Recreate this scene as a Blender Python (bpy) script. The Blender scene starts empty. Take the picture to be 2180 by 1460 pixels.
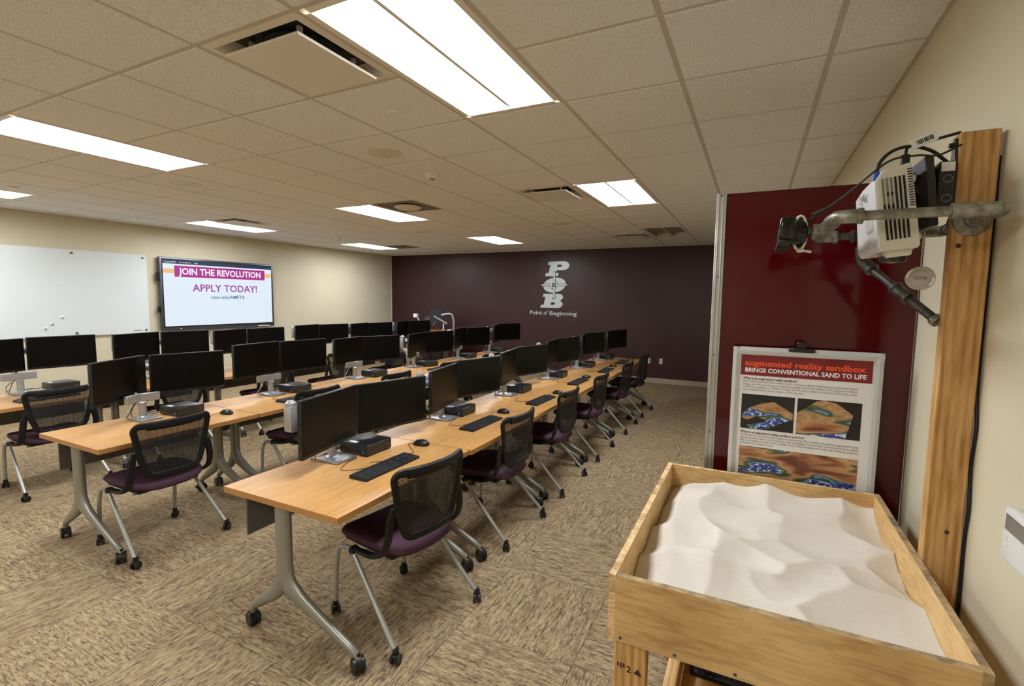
import bpy, bmesh, math, random
from mathutils import Vector, Matrix

random.seed(7)
R = math.radians
scene = bpy.context.scene
COL = scene.collection

# ------------------------------------------------------------------ camera
cam_d = bpy.data.cameras.new('camera')
cam_d.sensor_width = 36.0
cam_d.lens = 1037.73 / 2180 * 36
cam_d.clip_start = 0.05
cam = bpy.data.objects.new('camera', cam_d)
COL.objects.link(cam)
_r, _u, _f = ((0.895415, 0.445074, 0.011877), (-0.051152, 0.076338, 0.995769), (-0.442284, 0.892234, -0.091120))
cam.matrix_world = Matrix(((_r[0], _u[0], -_f[0], 0), (_r[1], _u[1], -_f[1], 0), (_r[2], _u[2], -_f[2], 1.68), (0, 0, 0, 1)))
scene.camera = cam

# ------------------------------------------------------------------ world, exposure
w = bpy.data.worlds.new('world')
scene.world = w
w.use_nodes = True
w.node_tree.nodes['Background'].inputs[0].default_value = (0.02, 0.02, 0.02, 1)
scene.view_settings.view_transform = 'Standard'
scene.view_settings.look = 'None'
scene.view_settings.exposure = 0.0
scene.view_settings.gamma = 1.0
scene.view_settings.use_curve_mapping = False
LAMP = 25.0                      # emission of the troffer lenses
LAMP_COL = (0.94, 0.98, 1.04)
scene.cycles.use_denoising = True
scene.cycles.max_bounces = 10
scene.cycles.diffuse_bounces = 6
scene.cycles.caustics_reflective = False
scene.cycles.caustics_refractive = False
scene.cycles.sample_clamp_indirect = 8.0

# room numbers (metres)
XR, XL, YF, YB, HC = 0.578, -8.545, 10.10, -2.5, 2.7426
G = 0.6096
GX, GY = -0.9828, 2.5743        # a node of the ceiling grid

# ------------------------------------------------------------------ materials
def nt(name):
    m = bpy.data.materials.new(name)
    m.use_nodes = True
    t = m.node_tree
    return m, t, t.nodes['Principled BSDF']

def rgb(c):
    """sRGB 0-255 -> linear"""
    o = []
    for v in c:
        v /= 255.0
        o.append(v / 12.92 if v <= 0.04045 else ((v + 0.055) / 1.055) ** 2.4)
    return (*o, 1.0)

def plain(name, c, rough=0.5, metal=0.0, spec=0.5, noise=0.0, nscale=40.0, bump=0.0, coat=0.0, trans=0.0):
    m, t, b = nt(name)
    c = rgb(c)
    b.inputs['Base Color'].default_value = c
    b.inputs['Roughness'].default_value = rough
    b.inputs['Metallic'].default_value = metal
    b.inputs['Specular IOR Level'].default_value = spec
    if coat:
        b.inputs['Coat Weight'].default_value = coat
        b.inputs['Coat Roughness'].default_value = 0.05
    if trans:
        b.inputs['Transmission Weight'].default_value = trans
    if noise or bump:
        tc = t.nodes.new('ShaderNodeTexCoord')
        n = t.nodes.new('ShaderNodeTexNoise')
        n.inputs['Scale'].default_value = nscale
        n.inputs['Detail'].default_value = 4
        t.links.new(tc.outputs['Object'], n.inputs['Vector'])
        if noise:
            cr = t.nodes.new('ShaderNodeValToRGB')
            cr.color_ramp.elements[0].position = 0.3
            cr.color_ramp.elements[1].position = 0.7
            cr.color_ramp.elements[0].color = tuple(max(0, x * (1 - noise)) for x in c[:3]) + (1,)
            cr.color_ramp.elements[1].color = tuple(min(1, x * (1 + noise)) for x in c[:3]) + (1,)
            t.links.new(n.outputs['Fac'], cr.inputs['Fac'])
            t.links.new(cr.outputs['Color'], b.inputs['Base Color'])
        if bump:
            bp = t.nodes.new('ShaderNodeBump')
            bp.inputs['Strength'].default_value = bump
            bp.inputs['Distance'].default_value = 0.004
            t.links.new(n.outputs['Fac'], bp.inputs['Height'])
            t.links.new(bp.outputs['Normal'], b.inputs['Normal'])
    return m

def emit(name, c, s, base=0.02):
    m, t, b = nt(name)
    b.inputs['Base Color'].default_value = (base, base, base, 1)
    b.inputs['Roughness'].default_value = 0.3
    b.inputs['Emission Color'].default_value = (*c, 1)
    b.inputs['Emission Strength'].default_value = s
    return m

def ramp(t, fac, stops, interp='LINEAR'):
    cr = t.nodes.new('ShaderNodeValToRGB')
    cr.color_ramp.interpolation = interp
    el = cr.color_ramp.elements
    while len(el) < len(stops):
        el.new(0.5)
    for e, (p, c) in zip(el, stops):
        e.position = p
        e.color = rgb(c)
    t.links.new(fac, cr.inputs['Fac'])
    return cr.outputs['Color']

def mapped(t, scale, coord='Object', rnd=False, loc=(0, 0, 0)):
    tc = t.nodes.new('ShaderNodeTexCoord')
    mp = t.nodes.new('ShaderNodeMapping')
    mp.inputs['Scale'].default_value = scale
    mp.inputs['Location'].default_value = loc
    src = tc.outputs[coord]
    if rnd:
        oi = t.nodes.new('ShaderNodeObjectInfo')
        mu = t.nodes.new('ShaderNodeMath'); mu.operation = 'MULTIPLY'; mu.inputs[1].default_value = 53.0
        t.links.new(oi.outputs['Random'], mu.inputs[0])
        ad = t.nodes.new('ShaderNodeVectorMath'); ad.operation = 'ADD'
        t.links.new(src, ad.inputs[0]); t.links.new(mu.outputs[0], ad.inputs[1])
        src = ad.outputs[0]
    t.links.new(src, mp.inputs['Vector'])
    return mp.outputs[0]

def noise(t, vec, scale, detail=3, rough=0.5, dist=0.0):
    n = t.nodes.new('ShaderNodeTexNoise')
    n.inputs['Scale'].default_value = scale
    n.inputs['Detail'].default_value = detail
    n.inputs['Roughness'].default_value = rough
    n.inputs['Distortion'].default_value = dist
    t.links.new(vec, n.inputs['Vector'])
    return n.outputs['Fac']

def mix(t, fac, a, b, mode='MIX'):
    m = t.nodes.new('ShaderNodeMix')
    m.data_type = 'RGBA'
    m.blend_type = mode
    for sock, v in ((0, fac), (6, a), (7, b)):
        if isinstance(v, bpy.types.NodeSocket):
            t.links.new(v, m.inputs[sock])
        else:
            m.inputs[sock].default_value = v
    return m.outputs[2]

def mmath(t, op, a, b=None):
    m = t.nodes.new('ShaderNodeMath'); m.operation = op
    for i, v in enumerate((a, b)):
        if v is None: continue
        if isinstance(v, bpy.types.NodeSocket): t.links.new(v, m.inputs[i])
        else: m.inputs[i].default_value = v
    return m.outputs[0]

def bump(t, b, h, strength=0.3, dist=0.003):
    bp = t.nodes.new('ShaderNodeBump')
    bp.inputs['Strength'].default_value = strength
    bp.inputs['Distance'].default_value = dist
    t.links.new(h, bp.inputs['Height'])
    t.links.new(bp.outputs['Normal'], b.inputs['Normal'])

def m_carpet():
    m, t, b = nt('carpet')
    line = noise(t, mapped(t, (9, 210, 1), rnd=True), 1.0, 3, 0.65)
    tone = noise(t, mapped(t, (11, 60, 1), rnd=True, loc=(1, 5, 0)), 1.0, 2)
    yarn = noise(t, mapped(t, (120, 420, 1), rnd=True), 1.0, 1)
    c = ramp(t, tone, [(0.35, (166, 145, 111)), (0.65, (192, 172, 134))])
    c = mix(t, ramp(t, line, [(0.36, (225, 225, 225)), (0.47, (0, 0, 0))]), c, rgb((98, 78, 62)))
    for off, col, a in (((3, 7, 0), (96, 72, 60), .575), ((17, 29, 0), (110, 86, 88), .58), ((41, 13, 0), (140, 98, 76), .615), ((23, 51, 0), (88, 66, 58), .575)):
        p = noise(t, mapped(t, (21, 74, 1), rnd=True, loc=off), 1.0, 3, 0.7)
        c = mix(t, ramp(t, p, [(a - .03, (0, 0, 0)), (a + .05, (205, 205, 205))]), c, rgb(col))
    yn = ramp(t, yarn, [(0.3, (165, 165, 165)), (0.7, (255, 255, 255))])
    c = mix(t, 0.45, c, yn, 'MULTIPLY')
    t.links.new(c, b.inputs['Base Color'])
    b.inputs['Roughness'].default_value = 0.95
    b.inputs['Specular IOR Level'].default_value = 0.1
    bump(t, b, mmath(t, 'ADD', yarn, line), 0.5, 0.003)
    return m

def m_tile():
    m, t, b = nt('ceiling_tile')
    v = mapped(t, (1, 1, 1), rnd=True)
    sp = noise(t, v, 190, 2, 0.7)
    c = ramp(t, sp, [(0.34, (198, 198, 198)), (0.5, (234, 236, 238)), (0.7, (242, 244, 246))])
    t.links.new(c, b.inputs['Base Color'])
    b.inputs['Roughness'].default_value = 0.95
    b.inputs['Specular IOR Level'].default_value = 0.1
    bump(t, b, sp, 0.25, 0.002)
    return m

def m_laminate():
    m, t, b = nt('beech_laminate')
    v = mapped(t, (1, 0.09, 1), rnd=True)
    g = noise(t, v, 30, 5, 0.6, 0.6)
    f = noise(t, mapped(t, (160, 5, 1), rnd=True), 1.0, 3)
    c = ramp(t, g, [(0.3, (178, 130, 74)), (0.5, (192, 144, 84)), (0.72, (202, 155, 94))])
    c = mix(t, 0.16, c, ramp(t, f, [(0.35, (150, 100, 50)), (0.6, (236, 190, 130))]))
    t.links.new(c, b.inputs['Base Color'])
    b.inputs['Roughness'].default_value = 0.34
    b.inputs['Specular IOR Level'].default_value = 0.5
    return m

def m_wood(name, stretch, dark, mid, light, scale=14, knots=True, rough=0.55):
    m, t, b = nt(name)
    v = mapped(t, stretch, rnd=True)
    wv = t.nodes.new('ShaderNodeTexWave')
    wv.inputs['Scale'].default_value = scale
    wv.inputs['Distortion'].default_value = 6.5
    wv.inputs['Detail'].default_value = 3
    wv.inputs['Detail Scale'].default_value = 0.7
    t.links.new(v, wv.inputs['Vector'])
    c = ramp(t, wv.outputs['Fac'], [(0.0, dark), (0.35, mid), (1.0, light)])
    big = noise(t, mapped(t, (2.2, 2.2, 2.2), rnd=True), 1.6, 3)
    c = mix(t, 0.35, c, ramp(t, big, [(0.35, dark), (0.65, light)]))
    fine = noise(t, mapped(t, tuple(s * 90 for s in stretch), rnd=True), 1.0, 2)
    c = mix(t, 0.14, c, ramp(t, fine, [(0.35, (70, 40, 15)), (0.6, (255, 225, 170))]))
    if knots:
        vo = t.nodes.new('ShaderNodeTexVoronoi')
        vo.inputs['Scale'].default_value = 3.1
        t.links.new(mapped(t, tuple(0.35 + 0.65 * s for s in stretch), rnd=True), vo.inputs['Vector'])
        k = ramp(t, vo.outputs['Distance'], [(0.035, (255, 255, 255)), (0.085, (0, 0, 0))])
        c = mix(t, k, c, rgb((104, 58, 22)))
    t.links.new(c, b.inputs['Base Color'])
    b.inputs['Roughness'].default_value = rough
    b.inputs['Specular IOR Level'].default_value = 0.3
    return m

def m_ply_edge(name, a, bcol, dark):
    m, t, b = nt(name)
    n1 = noise(t, mapped(t, (30, 30, 160)), 1.0, 3)
    n2 = noise(t, mapped(t, (14, 14, 14)), 1.0, 4, 0.7)
    c = ramp(t, n1, [(0.35, a), (0.6, bcol)])
    c = mix(t, ramp(t, n2, [(0.48, (0, 0, 0)), (0.62, (220, 220, 220))]), c, rgb(dark))
    t.links.new(c, b.inputs['Base Color'])
    b.inputs['Roughness'].default_value = 0.8
    return m

def m_topo():
    m, t, b = nt('printed_relief_map')
    v = mapped(t, (1, 1, 1), rnd=True)
    sh = t.nodes.new('ShaderNodeMapping')
    sh.inputs['Rotation'].default_value = (0, R(-34), 0)
    sh.inputs['Scale'].default_value = (4.2, 1, 15.0)
    t.links.new(v, sh.inputs['Vector'])
    h = noise(t, sh.outputs[0], 1.15, 2, 0.45, 0.5)
    c = ramp(t, h, [(0.0, (30, 45, 120)), (0.40, (48, 62, 140)), (0.425, (120, 170, 205)), (0.44, (45, 72, 58)), (0.475, (95, 98, 62)),
                    (0.51, (190, 152, 108)), (0.57, (170, 118, 78)), (0.64, (112, 64, 44)), (0.8, (84, 46, 34))])
    sn = noise(t, mapped(t, (70, 70, 120), rnd=True), 1.0, 2)
    wet = mmath(t, 'MULTIPLY', mmath(t, 'LESS_THAN', h, 0.415), mmath(t, 'GREATER_THAN', sn, 0.56))
    c = mix(t, wet, c, rgb((205, 215, 240)))
    line = mmath(t, 'LESS_THAN', mmath(t, 'FRACT', mmath(t, 'MULTIPLY', h, 34.0)), 0.14)
    c = mix(t, mmath(t, 'MULTIPLY', line, 0.4), c, rgb((60, 35, 25)))
    t.links.new(c, b.inputs['Base Color'])
    b.inputs['Roughness'].default_value = 0.45
    return m

def m_galv(name, c, lo, hi, rough):
    m, t, b = nt(name)
    n = noise(t, mapped(t, (45, 45, 45)), 1.0, 5, 0.7)
    t.links.new(ramp(t, n, [(0.3, lo), (0.5, c), (0.72, hi)]), b.inputs['Base Color'])
    b.inputs['Metallic'].default_value = 0.75
    b.inputs['Roughness'].default_value = rough
    bump(t, b, n, 0.15, 0.001)
    return m

def m_sand():
    m, t, b = nt('sand')
    n = noise(t, mapped(t, (1, 1, 1)), 700, 2, 0.8)
    n2 = noise(t, mapped(t, (1, 1, 1)), 9, 3)
    c = ramp(t, n, [(0.3, (194, 187, 175)), (0.55, (220, 214, 203)), (0.75, (228, 223, 214))])
    c = mix(t, 0.12, c, ramp(t, n2, [(0.4, (206, 194, 176)), (0.6, (230, 226, 217))]))
    t.links.new(c, b.inputs['Base Color'])
    b.inputs['Roughness'].default_value = 0.95
    b.inputs['Specular IOR Level'].default_value = 0.1
    bump(t, b, n, 0.3, 0.0015)
    return m

def m_perf():
    """black lattice front of the small computers"""
    m, t, b = nt('perforated_black')
    v = mapped(t, (1, 1, 1))
    rot = t.nodes.new('ShaderNodeMapping'); rot.inputs['Rotation'].default_value = (0, R(45), 0)
    t.links.new(v, rot.inputs['Vector'])
    ck = t.nodes.new('ShaderNodeTexChecker'); ck.inputs['Scale'].default_value = 150
    ck.inputs['Color1'].default_value = (0.004, 0.004, 0.004, 1); ck.inputs['Color2'].default_value = (0.035, 0.036, 0.038, 1)
    t.links.new(rot.outputs[0], ck.inputs['Vector'])
    t.links.new(ck.outputs['Color'], b.inputs['Base Color'])
    b.inputs['Roughness'].default_value = 0.35
    return m

M = dict(
    carpet=m_carpet(), tile=m_tile(), laminate=m_laminate(), topo=m_topo(), sand=m_sand(), perf=m_perf(),
    lam_edge=plain('laminate_edge', (176, 128, 72), 0.4, noise=0.06, nscale=60),
    beige=plain('beige_wall_paint', (214, 206, 180), 0.62, spec=0.35, noise=0.015, nscale=3, bump=0.08),
    maroon=plain('maroon_wall_paint', (56, 23, 28), 0.42, spec=0.5, noise=0.03, nscale=4),
    grid=plain('grid_bar_paint', (196, 190, 180), 0.6),
    white_metal=plain('white_metal', (232, 228, 220), 0.4),
    plenum=plain('plenum_dark', (30, 28, 26), 0.9),
    basebrd=plain('baseboard_vinyl', (168, 154, 130), 0.55),
    lens=emit('lit_lens', LAMP_COL, LAMP, 0.8),
    lens_off=plain('unlit_lens', (150, 142, 130), 0.5),
    black=plain('black_plastic', (17, 17, 18), 0.45, noise=0.1, nscale=200),
    black_gloss=plain('black_gloss', (8, 8, 9), 0.12),
    dark=plain('charcoal_plastic', (38, 38, 41), 0.5),
    frame_blk=plain('chair_black_plastic', (17, 17, 18), 0.5, spec=0.35),
    strand=plain('chair_mesh_thread', (15, 15, 16), 0.6),
    seatfab=plain('aubergine_fabric', (64, 29, 50), 0.75, noise=0.12, nscale=300, bump=0.1),
    tube=plain('grey_tube_paint', (168, 168, 160), 0.34, metal=0.35, spec=0.5),
    tleg=plain('table_leg_paint', (148, 146, 135), 0.36, metal=0.4),
    modesty=plain('modesty_grey', (96, 94, 88), 0.5, noise=0.05, nscale=120),
    silver=plain('silver_arm', (176, 178, 180), 0.36, metal=0.5),
    silver_base=plain('silver_base', (158, 162, 166), 0.33, metal=0.75),
    screen=plain('dark_screen', (5, 5, 6), 0.30, spec=0.25),
    bezel=plain('monitor_bezel', (20, 20, 21), 0.4),
    cable=plain('cable_black', (14, 14, 14), 0.5),
    cable_w=plain('cable_white', (205, 205, 205), 0.5),
    keycap=plain('keycap', (44, 46, 50), 0.38),
    pc=plain('pc_case', (24, 25, 27), 0.34, spec=0.5),
    sticker=plain('blue_sticker', (40, 90, 170), 0.4),
    paper=plain('white_sticker', (225, 225, 222), 0.5),
    gold=plain('gold_mark', (160, 130, 80), 0.35, metal=0.6),
    red=plain('red_gloss_panel', (74, 2, 8), 0.10, spec=0.35, coat=0.1),
    alu=plain('aluminium_extrusion', (176, 174, 168), 0.35, metal=0.75),
    glassboard=plain('white_glass_board', (226, 234, 236), 0.1, coat=0.3),
    chrome=plain('stud_metal', (120, 120, 122), 0.3, metal=0.9),
    pine=m_wood('pine_stud', (1, 1, 0.10), (158, 112, 58), (184, 136, 76), (200, 154, 94), 16),
    pine_y=m_wood('pine_rail', (1, 0.10, 1), (196, 148, 86), (222, 182, 122), (234, 198, 142), 16),
    ply_x=m_wood('plywood_face_x', (0.16, 1, 1), (172, 134, 82), (198, 161, 106), (210, 176, 122), 4, knots=False),
    ply_y=m_wood('plywood_face_y', (1, 0.16, 1), (190, 150, 92), (216, 178, 118), (228, 194, 136), 4),
    ply_edge=m_ply_edge('plywood_edge', (196, 160, 104), (226, 196, 146), (150, 118, 76)),
    ply_worn=m_ply_edge('worn_plywood_edge', (150, 126, 92), (186, 158, 116), (86, 80, 74)),
    galv=m_galv('galvanised_pipe', (138, 136, 126), (98, 96, 86), (176, 174, 164), 0.42),
    blackpipe=m_galv('black_iron_pipe', (82, 80, 76), (54, 52, 48), (108, 106, 100), 0.42),
    pj_white=plain('projector_white', (228, 230, 232), 0.38),
    pj_cream=plain('projector_side', (206, 202, 188), 0.45),
    pj_slot=plain('vent_slot_dark', (26, 22, 20), 0.8),
    cap=plain('lens_cap_grey', (176, 166, 154), 0.35),
    postr_white=plain('poster_paper', (226, 224, 220), 0.45),
    postr_red=plain('poster_red_band', (122, 24, 34), 0.45, noise=0.2, nscale=14),
    postr_black=plain('poster_photo_black', (24, 22, 20), 0.45),
    tx_orange=plain('orange_ink', (232, 84, 38), 0.5),
    tx_white=plain('white_ink', (240, 238, 236), 0.5),
    tx_red=plain('dark_red_ink', (92, 28, 36), 0.5),
    tx_grey=plain('grey_ink', (96, 92, 94), 0.5),
    tx_sand=plain('printed_sand', (206, 150, 104), 0.5, noise=0.35, nscale=22),
    snap=plain('snap_frame_silver', (200, 203, 204), 0.34, metal=0.3),
    logo=plain('brushed_logo_metal', (196, 204, 208), 0.4, metal=0.35),
    logo_dark=plain('logo_dark_fill', (62, 44, 48), 0.5),  # dark fill of the crosshair outline and the four small squares
    tv_frame=plain('display_frame', (84, 88, 96), 0.35, metal=0.5),
    tv_black=plain('display_black', (14, 16, 24), 0.2),
    s_white=emit('screen_white', (0.80, 0.90, 1.0), 0.92),
    s_magenta=emit('screen_magenta', (0.42, 0.010, 0.27), 0.95),
    s_orange=emit('screen_orange', (0.98, 0.60, 0.22), 0.85),
    s_purple=emit('screen_purple', (0.34, 0.045, 0.34), 0.9),
    s_blue=emit('screen_blue', (0.02, 0.12, 0.30), 0.9),
    s_navy=emit('screen_navy', (0.006, 0.022, 0.06), 0.9),
    s_textwhite=emit('screen_text_white', (0.95, 0.97, 1.0), 1.0),
    plastic_white=plain('white_plastic', (226, 228, 226), 0.4),
    plastic_grey=plain('grey_window', (120, 118, 110), 0.3),
    plate=plain('steel_wall_plate', (190, 184, 170), 0.4, metal=0.3),
    vent=plain('vent_paint', (222, 218, 210), 0.42),
    vent_dark=plain('vent_dark_paint', (120, 112, 102), 0.55),
    duct=plain('duct_dark', (40, 44, 46), 0.5),
    spk=plain('speaker_grille', (212, 207, 198), 0.55, noise=0.05, nscale=400),
    cherry=plain('cherry_laminate', (150, 82, 44), 0.4, noise=0.08, nscale=20),
    cab=plain('lectern_body', (58, 34, 30), 0.5, noise=0.1, nscale=20),
    hpblue=plain('usb_blue', (40, 90, 180), 0.4),
    clipblk=plain('clip_black', (14, 14, 15), 0.4),
    rubber=plain('caster_rubber', (20, 20, 21), 0.38),
    carpet_pad=plain('sub_floor', (70, 58, 46), 0.9),
)

# ------------------------------------------------------------------ mesh helpers
class MB:
    def __init__(s):
        s.v = []; s.f = []; s.mi = []
    def add(s, vs, fs, mi=0, mat=None):
        o = len(s.v)
        s.v += [tuple(mat @ Vector(p)) for p in vs] if mat else [tuple(p) for p in vs]
        s.f += [tuple(o + i for i in f) for f in fs]
        s.mi += [mi] * len(fs)
        return s
    def box(s, x0, x1, y0, y1, z0, z1, mi=0, mat=None):
        vs = [(x, y, z) for z in (z0, z1) for y in (y0, y1) for x in (x0, x1)]
        return s.add(vs, [(0, 2, 3, 1), (4, 5, 7, 6), (0, 1, 5, 4), (2, 6, 7, 3), (0, 4, 6, 2), (1, 3, 7, 5)], mi, mat)
    def rbox(s, x0, x1, y0, y1, z0, z1, r=0.004, seg=2, mi=0, mat=None):
        bm = bmesh.new()
        bmesh.ops.create_cube(bm, size=1.0)
        for v in bm.verts:
            v.co = ((x0 + x1) / 2 + v.co.x * (x1 - x0), (y0 + y1) / 2 + v.co.y * (y1 - y0), (z0 + z1) / 2 + v.co.z * (z1 - z0))
        bmesh.ops.bevel(bm, geom=bm.edges[:], offset=r, segments=seg, profile=0.5, affect='EDGES')
        bm.verts.index_update()
        s.add([v.co[:] for v in bm.verts], [[v.index for v in f.verts] for f in bm.faces], mi, mat)
        bm.free()
        return s
    def prism(s, poly, axis, a, b, mi=0, mat=None):
        """poly: 2-D outline; axis 'x','y','z' is the extrusion axis from a to b"""
        n = len(poly)
        def P(q, t):
            return {'z': (q[0], q[1], t), 'y': (q[0], t, q[1]), 'x': (t, q[0], q[1])}[axis]
        vs = [P(q, a) for q in poly] + [P(q, b) for q in poly]
        fs = [(i, (i + 1) % n, n + (i + 1) % n, n + i) for i in range(n)] + [tuple(range(n))[::-1], tuple(range(n, 2 * n))]
        return s.add(vs, fs, mi, mat)
    def loft(s, path, radii, seg=10, mi=0, up=None, cap=True, mat=None):
        """ellipses swept along a path; radii = r or (r_side, r_up) per point"""
        pts = [Vector(p) for p in path]
        n = len(pts)
        if not isinstance(radii, (list,)):
            radii = [radii] * n
        up0 = Vector(up) if up else None
        vs, fs, prev = [], [], None
        for i, p in enumerate(pts):
            d = (pts[min(i + 1, n - 1)] - pts[max(i - 1, 0)]).normalized()
            ref = up0 or prev or (Vector((0, 0, 1)) if abs(d.z) < 0.9 else Vector((1, 0, 0)))
            side = d.cross(ref)
            if side.length < 1e-6:
                side = d.cross(Vector((0, 1, 0)))
            side.normalize()
            u = side.cross(d).normalized()
            prev = u
            rr = radii[i]
            ra, rb = (rr, rr) if not isinstance(rr, tuple) else rr
            for k in range(seg):
                a = 2 * math.pi * k / seg
                vs.append(p + side * (math.cos(a) * ra) + u * (math.sin(a) * rb))
        for i in range(n - 1):
            for k in range(seg):
                a, b = i * seg + k, i * seg + (k + 1) % seg
                fs.append((a, b, b + seg, a + seg))
        if cap:
            fs.append(tuple(range(seg))[::-1]); fs.append(tuple(range((n - 1) * seg, n * seg)))
        return s.add([v[:] for v in vs], fs, mi, mat)
    def ring(s, path, r, seg=8, mi=0):
        """closed sweep"""
        pts = [Vector(p) for p in path]; n = len(pts)
        vs, fs = [], []
        ra, rb = r if isinstance(r, tuple) else (r, r)
        for i, p in enumerate(pts):
            d = (pts[(i + 1) % n] - pts[i - 1]).normalized()
            side = d.cross(Vector((0, 1, 0))); side.normalize(); u = side.cross(d).normalized()
            for k in range(seg):
                a = 2 * math.pi * k / seg
                vs.append((p + side * (math.cos(a) * ra) + u * (math.sin(a) * rb))[:])
        for i in range(n):
            for k in range(seg):
                a, b = i * seg + k, i * seg + (k + 1) % seg
                c, d2 = ((i + 1) % n) * seg + k, ((i + 1) % n) * seg + (k + 1) % seg
                fs.append((a, b, d2, c))
        return s.add(vs, fs, mi)
    def cyl(s, p0, p1, r, seg=16, mi=0, r1=None):
        return s.loft([p0, p1], [r, r if r1 is None else r1], seg, mi)
    def disc(s, c, r, z0, z1, seg=24, mi=0):
        return s.cyl((c[0], c[1], z0), (c[0], c[1], z1), r, seg, mi)
    def lathe(s, prof, seg=20, c=(0, 0, 0), axis='z', mi=0, sx=1, sy=1):
        n = len(prof); vs, fs = [], []
        for r, h in prof:
            for k in range(seg):
                a = 2 * math.pi * k / seg
                x, y = r * math.cos(a) * sx, r * math.sin(a) * sy
                q = {'z': (x, y, h), 'y': (x, h, y), 'x': (h, x, y)}[axis]
                vs.append((c[0] + q[0], c[1] + q[1], c[2] + q[2]))
        for i in range(n - 1):
            for k in range(seg):
                a, b = i * seg + k, i * seg + (k + 1) % seg
                fs.append((a, b, b + seg, a + seg))
        fs.append(tuple(range(seg))[::-1]); fs.append(tuple(range((n - 1) * seg, n * seg)))
        return s.add(vs, fs, mi)
    def mesh(s, name, mats, smooth=True):
        me = bpy.data.meshes.new(name)
        me.from_pydata(s.v, [], s.f)
        for m in (mats if isinstance(mats, (list, tuple)) else [mats]):
            me.materials.append(M[m])
        me.polygons.foreach_set('material_index', s.mi)
        me.validate()
        bm = bmesh.new(); bm.from_mesh(me)
        bmesh.ops.recalc_face_normals(bm, faces=bm.faces[:])
        bm.to_mesh(me); bm.free()
        if smooth:
            me.polygons.foreach_set('use_smooth', [True] * len(me.polygons))
            me.set_sharp_from_angle(angle=R(38))
        me.update()
        return me
    def obj(s, name, mats, parent=None, smooth=True, loc=None, rz=0):
        return link(name, s.mesh(name, mats, smooth), parent, loc, rz)

def link(name, me, parent=None, loc=None, rz=0):
    o = bpy.data.objects.new(name, me)
    COL.objects.link(o)
    if parent: o.parent = parent
    if loc: o.location = loc
    if rz: o.rotation_euler = (0, 0, rz)
    return o

def tag(o, label, cat, group=None, kind=None):
    o['label'] = label; o['category'] = cat
    if group: o['group'] = group
    if kind: o['kind'] = kind
    return o

def thing(name, label, cat, loc=(0, 0, 0), rz=0, group=None):
    o = bpy.data.objects.new(name, None)
    o.empty_display_size = 0.1
    COL.objects.link(o)
    o.location = loc; o.rotation_euler = (0, 0, rz)
    return tag(o, label, cat, group)

def struct(o):
    o['kind'] = 'structure'
    return o

def dup(o, loc=None, rz=None, label=None, parent=None):
    c = o.copy()
    COL.objects.link(c)
    if parent: c.parent = parent
    if loc is not None: c.location = loc
    if rz is not None: c.rotation_euler = (0, 0, rz)
    if label: c['label'] = label
    for ch in list(o.children):
        dup(ch, parent=c)
    return c

def bez(pts, n=8):
    """Catmull-Rom through points"""
    P = [Vector(p) for p in pts]
    P = [2 * P[0] - P[1]] + P + [2 * P[-1] - P[-2]]
    out = []
    for i in range(1, len(P) - 2):
        for k in range(n):
            t = k / n
            a, b, c, d = P[i - 1], P[i], P[i + 1], P[i + 2]
            out.append(0.5 * ((2 * b) + (c - a) * t + (2 * a - 5 * b + 4 * c - d) * t * t + (3 * b - a - 3 * c + d) * t ** 3))
    out.append(P[-2])
    return [p[:] for p in out]

def text_mesh(body, size, mat, extrude=0.0, align='LEFT', bold=0.0, res=2, width=None, spacing=1.0, shear=0.0):
    """mesh of lettering standing in the local XZ plane, facing local -Y"""
    cu = bpy.data.curves.new('lettering', 'FONT')
    cu.body = body; cu.size = size; cu.align_x = align; cu.extrude = extrude
    cu.offset = bold; cu.resolution_u = res; cu.space_character = spacing; cu.shear = shear
    o = bpy.data.objects.new('lettering', cu)
    COL.objects.link(o)
    dg = bpy.context.evaluated_depsgraph_get()
    me = bpy.data.meshes.new_from_object(o.evaluated_get(dg))
    bpy.data.objects.remove(o); bpy.data.curves.remove(cu)
    xs = [v.co.x for v in me.vertices]
    k = width / (max(xs) - min(xs)) if width else 1.0
    me.transform(Matrix(((k, 0, 0, 0), (0, 0, -1, 0), (0, 1, 0, 0), (0, 0, 0, 1))))
    me.materials.clear(); me.materials.append(M[mat])
    return me

def fill2d(outlines, mat, depth=0.01, res=6):
    """filled 2-D outlines (holes allowed) in the local XZ plane, facing -Y"""
    cu = bpy.data.curves.new('outline', 'CURVE')
    cu.dimensions = '2D'; cu.fill_mode = 'BOTH'; cu.extrude = depth
    for ol in outlines:
        sp = cu.splines.new('POLY'); sp.points.add(len(ol) - 1); sp.use_cyclic_u = True
        for p, q in zip(sp.points, ol):
            p.co = (q[0], q[1], 0, 1)
    o = bpy.data.objects.new('outline', cu)
    COL.objects.link(o)
    dg = bpy.context.evaluated_depsgraph_get()
    me = bpy.data.meshes.new_from_object(o.evaluated_get(dg))
    bpy.data.objects.remove(o); bpy.data.curves.remove(cu)
    me.transform(Matrix(((1, 0, 0, 0), (0, 0, -1, 0), (0, 1, 0, 0), (0, 0, 0, 1))))
    me.materials.clear(); me.materials.append(M[mat])
    return me

ORD = ['first', 'second', 'third', 'fourth', 'fifth', 'sixth']

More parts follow.
